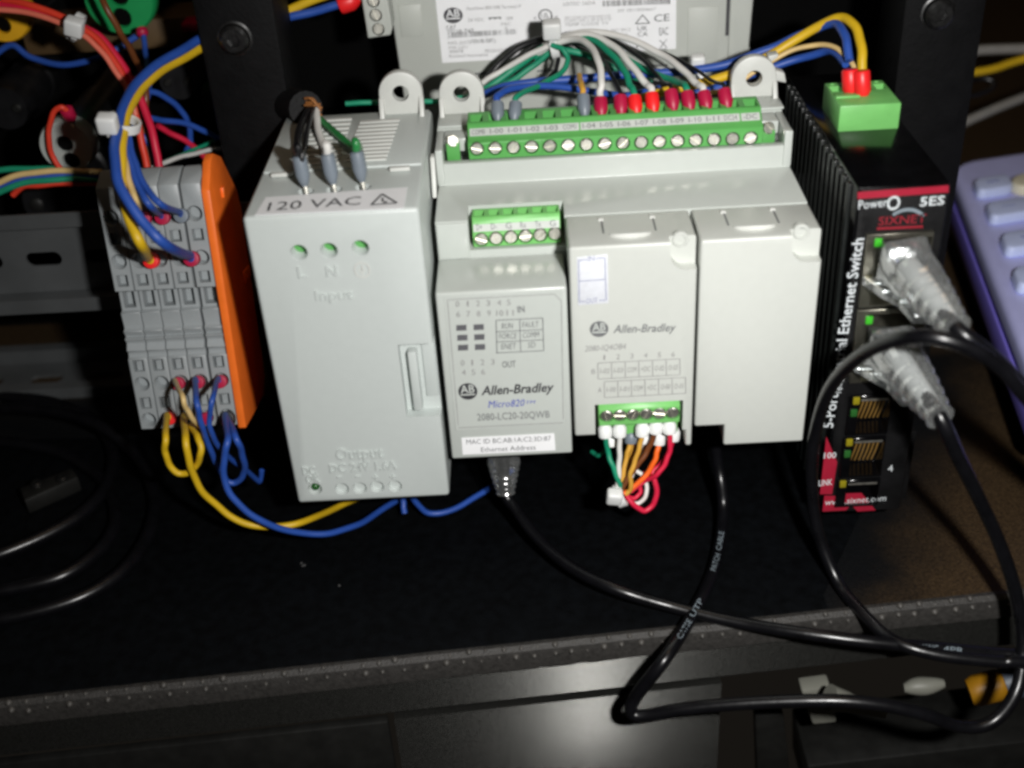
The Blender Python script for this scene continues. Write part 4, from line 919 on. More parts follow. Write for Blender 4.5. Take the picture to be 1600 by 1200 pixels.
wire('thin white wire just above the terminal blocks', 'wire_white', .95, [(240, 262, 70), (262, 252, 78), (295, 242, 88), (330, 234, 98), (345, 232, 104)], (), WG)
wire('thin green wire above the white one', 'wire_green', .8, [(250, 256, 80), (280, 243, 90), (310, 231, 98), (335, 219, 104)], (), WG)
wire('thin amber wire behind the orange one', 'wire_amber', .7, [(210, 190, 78), (232, 212, 80), (240, 236, 78), (238, 262, 74)], (), WG)
wire('red wire looping over the white collar', 'wire_scarlet', 1.1, pts3([(108, 178, 78), (96, 167, 77), (82, 180, 77), (76, 212, 77), (82, 244, 77), (98, 268, 77)]), [(W(103, 170, y=78), W(113, 190, y=80), 2.1, 'ferrule_crimson')], WG)
# loom running left along the top of the rail
LG = 'flat loom at the left edge'
for lab, m, P in (('top green wire of the flat loom at the left', 'wire_green', [(-20, 268, 78), (25, 264, 78), (75, 264, 78), (120, 268, 78), (160, 276, 78)]),
                  ('yellow wire of the flat loom at the left', 'wire_beige', [(-20, 296, 72), (12, 279, 73), (50, 270, 74), (100, 267, 75), (160, 269, 76)]),
                  ('blue wire of the flat loom at the left', 'wire_blue', [(-20, 303, 72), (15, 287, 73), (55, 277, 74), (105, 274, 75), (160, 275, 76)]),
                  ('lower green wire of the flat loom at the left', 'wire_green', [(-20, 312, 71), (10, 295, 72), (50, 284, 73), (105, 280, 74), (160, 280, 76)]),
                  ('red wire at the bottom of the flat loom at the left', 'wire_scarlet', [(20, 305, 74), (35, 292, 74), (60, 289, 74), (105, 286, 75), (160, 286, 76)])):
    wire(lab, m, 1.25, P, (), LG)
# --- wires into the upper faces of the terminal blocks
def face(px, py, out): p = tbp(px, py); return p - inn * out
TG = 'wires on the terminal blocks'
def tbwire(lab, m, r, P, end, fm, out=(4.6, -.3), fr=2.0):
    q = tbp(*end); p0 = q - inn * out[0] + upv * out[0] * .25; p1 = q - inn * out[1]
    return wire(lab, m, r, pts3(P) + [p0 - inn * 1.6 + upv * 1.6, p0 + inn * .8], [(p0, p1, fr, fm)], TG)
tbwire('thick blue wire arching from the upright to the block beside the end plate', 'wire_blue', 1.75, [(330, 52, 84), (298, 70, 76), (242, 104, 58), (205, 142, 44), (186, 190, 30), (179, 240, 18), (188, 292, 8), (222, 345, 3), (262, 385, 3)], (303, 404), 'ferrule_crimson', (3.2, -.3), 2.3)
tbwire('thick yellow wire running beside the blue arch into the middle block', 'wire_yellow', 1.75, [(332, 66, 84), (302, 82, 76), (252, 110, 60), (216, 144, 46), (196, 186, 33), (190, 236, 22), (190, 290, 14), (203, 345, 8), (222, 385, 6)], (240, 407), 'ferrule_red', (3.0, -.3), 2.3)
tbwire('thin blue wire curving to the upper hole of the block by the end plate', 'wire_blue', 1.15, [(199, 205, 36), (208, 245, 28), (225, 288, 20), (252, 320, 14)], (287, 337), 'ferrule_grey', (3.0, -.3), 2.1)
tbwire('thin blue wire curving to the upper hole of the fourth block', 'wire_blue', 1.15, [(194, 205, 34), (201, 245, 27), (215, 290, 19), (235, 322, 14)], (257, 340), 'ferrule_crimson', (2.6, -.3), 2.1)
tbwire('beige wire going down to the upper hole of the middle block', 'wire_beige', 1.05, [(190, 210, 30), (195, 250, 22), (204, 290, 15), (214, 318, 12)], (228, 342), 'ferrule_crimson', (2.8, -.3), 2.1)
# --- wires below the terminal blocks
tbwire('yellow loop from the bottom of the second block', 'wire_yellow', 1.2, [(297, 665, 12), (309, 683, 4), (314, 705, 1), (306, 728, 2), (286, 741, 2), (268, 731, 2), (258, 706, 2), (259, 682, 3)], (268, 652), 'ferrule_red', (2.6, -.3), 2.0)
tbwire('long yellow wire sagging from the middle block under the power supply', 'wire_yellow', 1.3, [(560, 778, 34), (525, 793, 24), (475, 815, 8), (425, 823, 4), (380, 817, 2), (345, 795, 2), (312, 762, 1), (296, 722, 0), (290, 685, 2)], (295, 653), 'ferrule_black', (2.6, -.3), 2.0)
tbwire('beige wire hanging from the middle block', 'wire_beige', .95, [(318, 672, 14), (306, 660, 4), (292, 640, 2), (284, 618, 3)], (281, 598), 'ferrule_crimson', (2.6, -.3), 2.0)
tbwire('thin blue wire hanging straight from the fourth block', 'wire_blue', 1.1, [(352, 752, 14), (338, 725, 8), (324, 690, 4), (313, 655, 2), (307, 625, 3)], (312, 596), 'ferrule_crimson', (2.6, -.3), 2.0)
tbwire('thin blue wire swinging right to a loose tip', 'wire_blue', 1.0, [(409, 735, 22), (405, 752, 22), (385, 735, 16), (355, 712, 8), (334, 685, 2), (327, 655, 1), (333, 620, 2)], (347, 595), 'ferrule_crimson', (2.6, -.3), 2.0)
tbwire('long blue wire sagging in front of the yellow one to the power supply', 'wire_blue', 1.25, [(628, 776, 34), (602, 793, 26), (562, 818, 14), (515, 833, 6), (465, 832, 2), (415, 817, -2), (375, 790, -3), (352, 755, -2), (350, 718, -1), (356, 685, 1)], (358, 652), 'ferrule_black', (2.6, -.3), 2.2)
tbwire('short blue loop under the block by the end plate', 'wire_blue', 1.2, [(346, 738, 8), (356, 753, 8), (372, 752, 8), (382, 735, 7), (378, 708, 4), (368, 682, 3)], (361, 657), 'ferrule_black', (1.8, -.3), 1.6)
q = tbp(324, 651); ferrule_t = thing('wire_ferrule', q, 'dark red sleeve in the bottom hole of the fourth terminal block', 'sleeve'); ferrule(ferrule_t, q - inn * 2.2, q + inn * .6, 1.9, 'ferrule_crimson', False)
wire('blue wire leaving to the right beneath the power supply', 'wire_blue', 1.2, [(640, 770, 30), (658, 794, 24), (682, 803, 22), (722, 789, 26), (765, 762, 34), (800, 735, 44)])
wire('short blue wire end peeking out below the power supply', 'wire_blue', 1.2, [(628, 765, 30), (630, 785, 26), (632, 802, 24)])
# wires at the top behind
wire('yellow wire at the top beside the red sleeve', 'wire_yellow', 1.8, [(395, 40, 104), (440, 20, 104), (500, -4, 104), (545, -20, 104)])
o = wire('blue wire at the top ending in a red sleeve', 'wire_blue', 1.7, pts3([(390, 48, 104), (440, 30, 103), (490, 18, 103), (532, 6, 103)]), [(W(530, 7, y=103), W(562, -4, y=103), 3.2, 'ferrule_red')])
wire('thin green wire passing behind the mounting ears', 'wire_green', 1.0, [(540, 162, 80), (580, 160, 80), (640, 159, 80), (690, 157, 80), (740, 150, 82)])
# --- wires on top of the controller
CG = 'wires over the upper terminal strip'
pit = (tx1 - tx0) / 16
def entry(px): # wire entry nearest to a pixel column of the photograph
    x = W(px, 190, y=52).x; k = max(0, min(15, round((x - tx0) / pit - .5))); return Vector((tx0 + pit * (k + .5), 52.2, zE16))
zE16 = W(733, 193, y=49).z
def topwire(lab, m, r, P, top, bot, fm, fr=1.85):
    e_ = entry(bot[0]); e_.x = W(bot[0], bot[1], y=51.5).x; tip = W(bot[0], bot[1], y=51.5); tip.z = max(tip.z, zE16 - 1.2); head = W(top[0], top[1], y=56.0)
    d = _n(head - tip)
    return wire(lab, m, r, pts3(P) + [head + d * 1.8, head - d * .8], [(head, tip, fr, fm)], CG)
topwire('blue wire in the left grey ferrule, running right behind the others', 'wire_blue', 1.3, [(1030, 138, 80), (980, 149, 76), (930, 144, 73), (880, 136, 71), (820, 135, 66), (790, 142, 61)], (777, 160), (778, 190), 'ferrule_grey', 1.9)
topwire('green wire in the second grey ferrule, looping up to the tie', 'wire_green', 1.05, [(862, 70, 86), (880, 78, 84), (887, 95, 82), (878, 112, 78), (855, 127, 72), (828, 140, 64)], (806, 160), (803, 190), 'ferrule_grey', 1.9)
topwire('short amber wire standing in the third grey ferrule', 'wire_amber', 1.1, [(905, 118, 68), (907, 128, 62)], (911, 148), (914, 184), 'ferrule_grey', 1.9)
topwire('white wire bending down into the leftmost crimson ferrule', 'wire_white', 1.3, [(840, 84, 92), (862, 70, 88), (895, 61, 84), (920, 70, 76), (935, 96, 66), (940, 128, 59)], (938, 154), (940, 185), 'ferrule_crimson', 2.0)
topwire('black wire into the second crimson ferrule', 'wire_black', .8, [(862, 66, 90), (905, 68, 84), (938, 88, 74), (954, 115, 64)], (969, 150), (971, 184), 'ferrule_crimson', 2.0)
topwire('green wire into the left bright red ferrule', 'wire_green', 1.25, [(838, 92, 92), (862, 68, 90), (915, 58, 84), (952, 82, 74), (974, 108, 66), (984, 132, 60)], (991, 151), (995, 183), 'ferrule_red', 2.0)
topwire('white wire into the right bright red ferrule', 'wire_white', 1.3, [(845, 80, 92), (866, 66, 89), (918, 54, 84), (958, 72, 76), (988, 104, 66), (1008, 130, 60)], (1018, 146), (1022, 178), 'ferrule_red', 2.0)
topwire('black wire into the crimson ferrule right of the bright red pair', 'wire_black', .7, [(866, 60, 92), (940, 58, 88), (990, 82, 78), (1022, 112, 68), (1038, 130, 61)], (1048, 141), (1053, 174), 'ferrule_crimson', 2.0)
topwire('green wire into the third ferrule from the right end', 'wire_green', 1.25, [(862, 62, 94), (930, 60, 90), (985, 96, 82), (1030, 118, 72), (1058, 128, 64)], (1073, 144), (1079, 176), 'ferrule_crimson', 2.0)
topwire('white wire into the second ferrule from the right end', 'wire_white', 1.3, [(850, 72, 94), (880, 58, 92), (930, 50, 90), (985, 62, 84), (1035, 86, 76), (1070, 112, 66), (1088, 131, 60)], (1099, 144), (1106, 174), 'ferrule_crimson', 2.0)
topwire('black wire into the rightmost crimson ferrule', 'wire_black', .7, [(868, 58, 96), (960, 58, 92), (1030, 80, 84), (1080, 104, 74), (1112, 126, 64)], (1131, 140), (1137, 172), 'ferrule_crimson', 2.0)
wire('blue wire from behind the left ear rising to the switch connector', 'wire_blue', 1.6, [(742, 154, 82), (770, 142, 80), (810, 131, 79), (880, 125, 79), (960, 118, 80), (1040, 113, 81), (1110, 106, 82), (1160, 92, 82), (1210, 73, 82), (1262, 50, 80), (1302, 37, 74), (1320, 55, 66), (1327, 95, 60)], (), CG)
wire('yellow wire from under the ferrules rising in a bow to the switch connector', 'wire_yellow', 1.75, [(975, 162, 72), (1010, 151, 72), (1060, 138, 74), (1115, 125, 76), (1165, 106, 78), (1210, 82, 79), (1255, 55, 79), (1295, 33, 76), (1322, 29, 72), (1340, 50, 66), (1347, 85, 60), (1346, 120, 57)], (), CG)
wire('beige wire crossing to the switch connector', 'wire_beige', .95, [(1090, 150, 72), (1140, 138, 74), (1185, 108, 76), (1230, 82, 76), (1275, 70, 74), (1308, 76, 68), (1330, 98, 62), (1342, 118, 58)], (), CG)
wire('lower blue wire passing behind the right ear to the switch connector', 'wire_blue', 1.5, [(1060, 150, 76), (1110, 140, 77), (1160, 122, 79), (1210, 104, 80), (1262, 88, 78), (1300, 80, 72), (1322, 100, 62)], (), CG)
for lab, m, r, P in (('white wire running down left from the upper tie', 'wire_white', 1.1, [(862, 70, 88), (830, 84, 90), (795, 104, 92), (765, 122, 92), (745, 135, 92), (725, 150, 92)]),
                     ('green wire running down left under the white one', 'wire_green', 1.5, [(865, 66, 92), (835, 84, 92), (800, 110, 92), (770, 132, 90), (745, 146, 90), (725, 158, 90)]),
                     ('second green wire lowest in the left bundle', 'wire_green', 1.2, [(868, 72, 90), (842, 96, 90), (812, 118, 89), (780, 136, 88), (745, 150, 87)]),
                     ('black wire arching highest on the left of the tie', 'wire_black', 1.3, [(870, 56, 94), (835, 64, 96), (800, 82, 96), (775, 106, 95), (757, 128, 94), (748, 146, 93)]),
                     ('black wire beneath the greens on the left of the tie', 'wire_black', 1.2, [(868, 62, 97), (840, 72, 98), (818, 92, 98), (806, 118, 97), (796, 140, 92)]),
                     ('black wire dropping straight from the tie', 'wire_black', .9, [(868, 76, 88), (872, 92, 88), (868, 110, 88), (858, 122, 86)]),
                     ('black wire bundled behind the crimson ferrules', 'wire_black', 1.5, [(880, 66, 94), (930, 90, 92), (980, 120, 88), (1040, 135, 82), (1100, 140, 78)]),
                     ('dark green wire bundled behind the white arcs', 'wire_green', 1.3, [(866, 78, 90), (905, 82, 89), (940, 96, 88), (985, 118, 86), (1020, 128, 84)])):
    wire(lab, m, r, P, (), CG)
for q, lab, nm in ((fer[0], 'left red sleeve on the green switch connector', 'wire_sleeve'), (fer[1], 'right red sleeve on the green switch connector', 'wire_sleeve')):
    g = G(); b_ = Vector((q.x, q.y - 2.5, zt_c if False else q.z - 1)); tpx = W(1328 if q is fer[0] else 1346, 108 if q is fer[0] else 110, y=q.y - 1)
    g.lathe(tpx, b_, [(0, 2.0), (.06, 2.35), (.75, 2.35), (.92, 1.6), (1, 1.2)], 18); tag(build(nm, g, 'ferrule_red'), lab, 'sleeve', 'red sleeves on the switch connector')
# --- wires under the first module
UG = 'wires below the green module terminal'
def under(lab, m, r, P, f0, f1, fm='ferrule_white', fr=2.0, Y0=3.6, Y1=3.0):
    a_ = W(*f0, y=Y0); b_ = W(*f1, y=Y1); return wire(lab, m, r, [b_ + _n(a_ - b_) * .8] + pts3(P), [(b_, a_, fr, fm)], UG)
under('green wire in the leftmost white ferrule', 'wire_green', .95, [(950, 706, 1), (958, 730, -1), (968, 756, -2), (970, 772, -2)], (945, 660), (946, 683), Y0=1.5, Y1=.5)
under('green wire stub behind the leftmost ferrule', 'wire_green', .85, [(948, 700, 8), (936, 712, 10), (925, 706, 14)], (953, 676), (956, 696), Y0=6, Y1=5)
under('white wire hanging from the second white ferrule', 'wire_white', .95, [(968, 706, 0), (967, 735, -1), (965, 765, -2)], (968, 660), (968, 682), Y0=1.5, Y1=.5)
under('amber wire from the grey ferrule', 'wire_amber', .9, [(982, 702, 3), (977, 722, 2), (972, 750, 0), (968, 770, -1)], (987, 672), (985, 692), 'ferrule_grey', 1.9, 4.5, 3.5)
under('amber wire in the third white ferrule', 'wire_amber', .9, [(1000, 695, 0), (993, 718, -1), (985, 742, -2), (986, 762, -2), (978, 772, -2)], (1004, 658), (1003, 681), Y0=1.5, Y1=.5)
under('white stub behind the third white ferrule', 'wire_white', .85, [(1004, 702, 6), (996, 722, 5), (985, 748, 2)], (1009, 672), (1008, 692), Y0=6, Y1=5)
under('brown wire slanting left to the tie', 'wire_brown', 1.0, [(1016, 695, 1), (1004, 716, 0), (986, 740, -1), (970, 766, -2)], (1026, 655), (1024, 677), Y0=1.5, Y1=.5)
under('orange wire slanting left to the tie', 'wire_orange', 1.0, [(1027, 705, 2), (1021, 724, 1), (1006, 746, 0), (986, 764, -1), (974, 772, -2)], (1031, 672), (1029, 694), Y0=5, Y1=4)
under('crimson wire from the rightmost white ferrule into the loop', 'wire_red', .95, [(1047, 700, 0), (1040, 722, -1), (1026, 742, -2), (1006, 752, 0), (985, 768, -1)], (1046, 655), (1046, 677), Y0=1.5, Y1=.5)
under('red wire behind the rightmost ferrule looping lowest', 'wire_red', 1.0, [(1046, 704, 4), (1034, 724, 3), (1020, 738, 1), (1026, 762, -1), (1022, 786, -2), (1006, 798, -3), (990, 788, -3), (978, 774, -2)], (1053, 666), (1051, 688), Y0=5, Y1=4)
wire('white loop inside the red loop below the module', 'wire_white', .8, [(972, 776, -1), (988, 786, -1), (1003, 783, -1), (1011, 765, 0), (1004, 744, 2), (994, 735, 3)], (), UG)
wire('crimson inner loop beside the tie below the module', 'wire_red', .85, [(974, 772, 0), (990, 778, 0), (1000, 770, 1), (1000, 752, 2), (1008, 738, 3)], (), UG)
wire('thin amber wire behind the grey ferrule', 'wire_amber', .8, [(991, 690, 6), (987, 710, 5), (984, 730, 3), (976, 756, 1), (970, 770, 0)], (), UG)
# --- cable ties
def cable_tie(label, px, py, Y, size, axis, loop_r, rot=0):
    """small square head with its strap round the wires; axis: pixel direction of the wires"""
    c = W(px, py, y=Y); t = thing('cable_tie', c - Vector((0, 0, size / 2)), label, 'cable tie', 'white cable ties')
    g = G(); s = size / 2; g.box(-s, s, -s * .8, s * .8, -s, s); R_ = Matrix.Rotation(rot, 3, 'Y') @ Matrix.Rotation(.25, 3, 'X'); g.xf(lambda p: c + R_ @ p); build('head', g, 'tie_white', t, bevel=.9, seg=3)
    q = W(px + axis[0], py + axis[1], y=Y + axis[2]); d = _n(W(px + axis[0] + axis[3], py + axis[1] + axis[4], y=Y + axis[2]) - q)
    a = _n(d.cross(Vector((0, 1, 0)))); b = d.cross(a); g = G(); n = 22; vs = []; fs = []
    for i in range(n):
        w_ = 2 * math.pi * i / n; o_ = a * math.cos(w_) + b * math.sin(w_)
        for (rr, hh) in ((loop_r, -1.3), (loop_r + .9, -1.3), (loop_r + .9, 1.3), (loop_r, 1.3)): vs.append(q + o_ * rr + d * hh)
    for i in range(n):
        for k in range(4): fs.append((i * 4 + k, i * 4 + (k + 1) % 4, ((i + 1) % n) * 4 + (k + 1) % 4, ((i + 1) % n) * 4 + k))
    g.add(vs, fs); build('strap', g, 'tie_white', t, bevel=.2, seg=1)
    g = G(); e2 = c + R_ @ Vector((0, -s * .6, -s * .2)); g.box(-.9, .9, -.35, .35, -s * 1.6, -s * .8); g.xf(lambda p: c + R_ @ p); build('tail', g, 'tie_white', t, bevel=.2)
    return t
cable_tie('white cable tie round the red bundle at the top left', 116, 42, 79, 5.4, (3, 0, 8, 30, 16), 3.6, .35)
cable_tie('white cable tie on the thick blue and yellow wires', 168, 193, 24, 5.2, (23, 0, 8, -4, 30), 4.0, .1)
cable_tie('white cable tie with a tall head in front of the rating label', 862, 46, 84, 5.6, (3, 24, 6, 30, -8), 3.4, 0)
cable_tie('white cable tie on the hanging bundle under the module', 960, 776, -5, 4.6, (9, -2, 3, 25, -8), 2.6, .15)
t = cable_tie('pale cable tie nub standing behind the crimson ferrules', 1090, 96, 84, 4.4, (6, 26, 0, 30, -8), 3.0, 0)
g = G()
wp = [W(1185, 108, y=70), W(1215, 118, y=72), W(1228, 122, y=72)]
t = thing('cable_clip', W(1212, 125, y=72), 'grey plastic clip behind the right mounting ear', 'clip')
g = G(); g.slab([W(1205, 108, y=71), W(1226, 114, y=71), W(1229, 130, y=71), W(1208, 126, y=71)], (0, 4, 0)); build('jaw', g, 'ear_plastic', t, bevel=.4)
g = G(); g.slab([W(1200, 88, y=74), W(1217, 84, y=74), W(1216, 90, y=74), W(1202, 100, y=74)], (0, 4, 0)); build('arm', g, 'ear_plastic', t, bevel=.4)

# ================================================================ network cables
def lay(P, r):
    """same sight lines, but nothing sinks into the shelf"""
    out = []
    for p in P:
        if p.y > edge_y(p.x) - 4 - r and p.z < FZ + 2.0 + r:
            k = (FZ + 2.0 + r - CAM.z) / (p.z - CAM.z); q = CAM + (p - CAM) * k
            if q.y < edge_y(q.x) - 4 - r: q = p
            p = q
        out.append(p)
    return out
def boot(parent, p0, p1, r0, ribs=8, tip=.58, n=48):
    """clear strain-relief boot, square at the plug and round and ribbed towards the cable"""
    p0 = Vector(p0); p1 = Vector(p1); d = p1 - p0; t = _n(d); a = _n(t.cross(Vector((0, 0, 1)))); b = t.cross(a); vs = []; fs = []; prof = []
    for k in range(0, 61):
        f = k / 60; base = r0 * (1.0 if f < .3 else 1 - (1 - tip) * ((f - .3) / .62) ** 1.2 if f < .9 else tip * .97); sq = max(0, 1 - f / .22)
        rb = 1 + (.05 * math.cos(f * ribs * 2 * math.pi) if f > .42 else 0); prof.append((f, base * rb, sq))
    for f, r, sq in prof:
        for i in range(n):
            q = 2 * math.pi * i / n; cx, cy = math.cos(q), math.sin(q); k = 1 / max(abs(cx), abs(cy)); k = 1 + (min(k, 1.3) - 1) * sq
            fl_ = 1 + .07 * math.cos(q * 12) * max(0, 1 - abs(f - .25) / .25); vs.append(p0 + d * f + (a * cx * k * .95 + b * cy * k) * r * fl_)
    for j in range(len(prof) - 1):
        for i in range(n): fs.append((j * n + i, j * n + (i + 1) % n, (j + 1) * n + (i + 1) % n, (j + 1) * n + i))
    fs.append(tuple(range(n))[::-1]); fs.append(tuple(range((len(prof) - 1) * n, len(prof) * n)))
    g = G(); g.add(vs, fs); return build('boot', g, 'clear_boot', parent)
def net_plug(cable, pa, pb, pc, clip):
    """clear plug from the port pa to pb, boot from pb to pc, latch along the points of clip"""
    pa, pb, pc = Vector(pa), Vector(pb), Vector(pc); d = _n(pb - pa); a = _n(d.cross(Vector((0, 0, 1)))); b = d.cross(a)
    g = G(); g.slab([pa + a * x + b * z for x, z in ((-4.2, -3.6), (4.2, -3.6), (4.2, 3.6), (-4.2, 3.6))], pb - pa); pg = build('plug', g, 'clear_boot', cable, bevel=.5)
    for k in range(4):
        g = G(); o_ = a * (-2.7 + k * 1.8); g.tube([pa + d * 1 + o_, pa + d * 5 + o_, pb + o_ * .5], .38, 6, 2); build('core', g, ('wire_orange', 'wire_white', 'wire_green', 'wire_blue')[k], pg)
    boot(cable, pb - d * 3, pc, 6.3)
    e_ = _n(pc - pb); g = G(); g.lathe(pb + e_ * 2, pc - e_ * 2.5, [(0, 2.9), (.3, 3.1), (.75, 2.5), (1, 2.0)], 16); build('highlight_core', g, 'tie_white', cable)  # white core added inside the boot to give its bright central highlight
    g = G(); P = [Vector(c) for c in clip]; n = a
    for i in range(len(P) - 1):
        s = a * 3.0; th = b * 2.2; p, q = P[i], P[i + 1] + (P[i + 1] - P[i]) * .04
        g.slab([p - s, p + s, q + s, q - s], th)
    build('latch', g, 'clear_boot', cable, bevel=.25)
# upper cable
c1 = thing('network_cable', W(1500, 510, y=-38), 'black network cable with a clear boot in the upper switch port', 'cable', 'network cables')
pa, pb, pc = W(1398, 398, y=1), W(1412, 408, y=-13), W(1494, 512, y=-37)
net_plug(c1, pa, pb, pc, [W(1366, 432, y=-2), W(1395, 452, y=-10), W(1424, 468, y=-15), W(1446, 492, y=-20)])
g = G(); g.tube(lay([pb + (pc - pb) * .5, pc, W(1535, 545, y=-40), W(1580, 585, y=-38), W(1640, 650, y=-34), Vector((245, -30, FZ + 14)), Vector((300, -18, FZ + 4)), Vector((420, 10, FZ + 4))], 1.9), 1.9, 12); build('jacket', g, 'cable_black', c1)
# lower cable: down the right side, back along the front edge, up behind the modules
c2 = thing('network_cable', W(1480, 660, y=-38), 'black network cable with a clear boot in the lower switch port', 'cable', 'network cables')
pa, pb, pc = W(1380, 530, y=1), W(1392, 544, y=-13), W(1469, 652, y=-37)
net_plug(c2, pa, pb, pc, [W(1348, 566, y=-2), W(1376, 582, y=-10), W(1404, 598, y=-15), W(1426, 622, y=-20)])
g = G(); g.tube(lay([pb + (pc - pb) * .5, pc, W(1496, 712, y=-38), W(1530, 780, y=-36), W(1562, 850, y=-36), W(1588, 930, y=-38), W(1598, 1010, y=-42), W(1588, 1080, y=-50), W(1550, 1128, y=-54), W(1500, 1135, y=-55), W(1430, 1112, y=-56), W(1330, 1096, y=-55), W(1200, 1097, y=-52), W(1080, 1106, y=-49), W(1010, 1118, y=-47), W(986, 1112, y=-46), W(996, 1085, y=-45), W(1040, 1028, y=-44), W(1088, 950, y=-20), W(1118, 880, y=0), W(1130, 800, y=14), W(1124, 735, y=22), W(1110, 660, y=40)], 1.85), 1.85, 12); j2 = build('jacket', g, 'cable_black', c2); path2 = g.path
# printing on it where it rises to the modules
def strip_print(parent, path, i0, i1, s, r, m='print_silver'):
    A, B = path[i0], path[i1]; view = _n(CAM - (A + B) / 2); d = _n(B - A); n = _n(view - d * view.dot(d)); g = G(); letter(g, s, A + n * 0, B, r * .9, n, r + .12, shear=.2)
    return g
L2 = len(path2)
def idx(path, p): return min(range(len(path)), key=lambda i: (path[i] - p).length)
def print_on(parent, path, pA, pB, s, r):
    i0, i1 = idx(path, pA), idx(path, pB); step = max(1, (i1 - i0) // len(s)) if i1 > i0 else -max(1, (i0 - i1) // len(s)); g = G(); cs = list(range(i0, i1, step))[:len(s)]
    for k, i in enumerate(cs[:-1] if len(cs) > 1 else cs):
        A, B = path[i], path[min(max(i + step, 0), len(path) - 1)]; B = A + (B - A) * .8; d = _n(B - A); view = _n(CAM - A); n = _n(view - d * view.dot(d))
        if s[k] != ' ': letter(g, s[k], A - n.cross(d) * r * .45, B - n.cross(d) * r * .45, r * .9, n, r * 1.02)
    flat('lettering', g, 'print_silver', parent)
def word_on(g, path, pA, pB, words, r):
    """short words following the cable's top"""
    i0, i1 = idx(path, pA), idx(path, pB); n = len(words); prev = path[i0]
    for k in range(n):
        A = path[round(i0 + (i1 - i0) * k / n)]; B = path[round(i0 + (i1 - i0) * (k + 1) / n)]; A2 = A + (B - A) * .08; B2 = A + (B - A) * .9; d = _n(B - A); view = _n(CAM - A); nn = _n(view - d * view.dot(d)); up_ = nn.cross(d)
        letter(g, words[k], A2 - up_ * r * .42, B2 - up_ * r * .42, r * .85, nn, r * .98 + .1)
g = G(); word_on(g, path2, W(1048, 1015, y=-40), W(1084, 958, y=-22), ['CAT5E', 'UTP'], 1.85); word_on(g, path2, W(1104, 915, y=-9), W(1128, 832, y=8), ['PATCH', 'CABLE'], 1.85); flat('lettering', g, 'print_silver', j2)
# cable under the controller
c3 = thing('network_cable', W(790, 770, y=18), 'black network cable with a clear boot plugged in under the controller', 'cable', 'network cables')
pb, pc = W(786, 706, y=20), W(790, 770, y=16); boot(c3, pb, pc, 5.0, 7, .62)
g = G(); g.tube(lay([pb, pc, W(806, 795, y=12), W(838, 838, y=2), W(890, 884, y=-10), W(960, 920, y=-20), W(1050, 948, y=-24), W(1150, 972, y=-30), W(1260, 990, y=-38), W(1370, 1004, y=-42), W(1480, 1014, y=-42), W(1560, 1022, y=-42), W(1660, 1028, y=-42), Vector((330, -40, FZ - 24)), Vector((450, -30, FZ - 34))], 1.8), 1.8, 12); j3 = build('jacket', g, 'cable_black', c3)
g2 = G(); word_on(g2, g.path, W(1425, 1009, y=-42), W(1500, 1017, y=-42), ['24AWG', '4PR'], 1.8); flat('lettering', g2, 'print_silver', j3)
# loose loop in front of the switch
g = G(); g.tube(lay([Vector((430, -2, FZ + 4)), Vector((300, -10, FZ + 4)), Vector((248, -24, FZ + 12)), W(1620, 640, y=-45), W(1560, 572, y=-48), W(1490, 534, y=-48), W(1420, 527, y=-43), W(1350, 552, y=-30), W(1300, 602, y=-16), W(1276, 668, y=-8), W(1268, 740, y=-6), W(1278, 830, y=-8), W(1310, 910, y=-16), W(1350, 960, y=-26), W(1395, 1000, y=-41), W(1460, 1022, y=-46), W(1560, 1034, y=-48), W(1660, 1040, y=-48), Vector((330, -46, FZ - 28)), Vector((450, -36, FZ - 38))], 1.75), 1.75, 12)
tag(build('network_cable', g, 'cable_black'), 'black cable looping in front of the ethernet switch', 'cable', 'network cables')
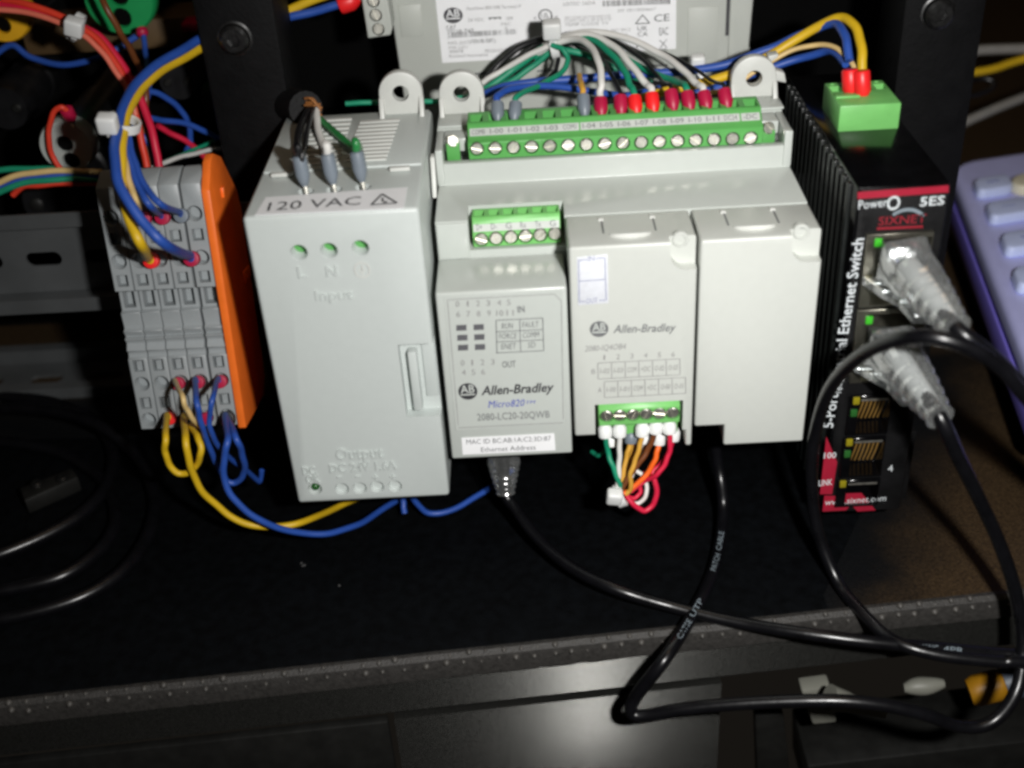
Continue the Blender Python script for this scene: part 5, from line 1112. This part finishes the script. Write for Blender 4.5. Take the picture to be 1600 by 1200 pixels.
# coiled cable at the left
co = thing('coiled_cable', W(60, 800, z=FZ + 4), 'thick glossy black cable coiled on the black sheet at the left', 'cable')
def fz(x, y, h): return W(x, y, z=FZ + h)
for P in ([fz(-60, 600, 5), fz(0, 618, 5), fz(80, 628, 5), fz(145, 655, 5), fz(176, 705, 5), fz(168, 755, 5), fz(135, 797, 5), fz(80, 832, 5), fz(0, 866, 5), fz(-60, 880, 5)],
          [fz(-60, 690, 4), fz(20, 692, 4), fz(100, 710, 4), fz(160, 750, 4), fz(181, 800, 4), fz(172, 838, 4), fz(140, 873, 4), fz(90, 903, 4), fz(10, 922, 4), fz(-60, 930, 4)],
          [fz(-60, 640, 4.5), fz(60, 640, 10), fz(150, 662, 12), fz(215, 715, 6), fz(241, 775, 4.5), fz(236, 822, 4.5), fz(214, 866, 4.5), fz(180, 902, 4.5), fz(120, 936, 4.5), fz(30, 962, 4.5), fz(-60, 975, 4.5)]):
    g = G(); g.tube(P, 2.15, 14); build('turn', g, 'cable_black', co)
cn = thing('metal_connector', fz(75, 770, 2), 'small dark metal connector lying inside the coiled cable', 'connector')
g = G(); g.slab([fz(30, 762, 8), fz(112, 730, 8), fz(122, 745, 8), fz(38, 782, 8)], (0, 0, -6)); build('shell', g, 'dark_metal', cn, bevel=.6)
for x, y in ((57, 757), (97, 748)): q = fz(x, y, 8); inst(bolt_me, 'screw', q, cn, (-math.pi / 2, 0, 0)).scale = (.45, .45, .45)
# cables far right, behind the keyboard
BGc = 'cables behind the keyboard'
for lab, m, r, P in (('pale grey cable highest behind the right upright', 'cable_grey', 2.2, [(1440, 84, 230), (1510, 80, 236), (1560, 77, 240), (1680, 74, 248)]),
                     ('yellow cable behind the right upright', 'wire_yellow', 1.7, [(1440, 118, 224), (1510, 114, 228), (1550, 108, 232), (1590, 95, 238), (1680, 70, 248)]),
                     ('grey cable slanting above the keyboard', 'cable_grey', 2.1, [(1440, 226, 210), (1497, 196, 222), (1550, 172, 232), (1600, 152, 242), (1680, 122, 256)]),
                     ('thin dark cable curled under the yellow one', 'cable_black', 1.3, [(1450, 150, 226), (1510, 150, 226), (1545, 140, 228), (1552, 128, 230), (1530, 122, 232), (1505, 132, 230)])):
    g = G(); g.tube(pts3(P), r, 12); tag(build('far_cable', g, m), lab, 'cable', BGc)
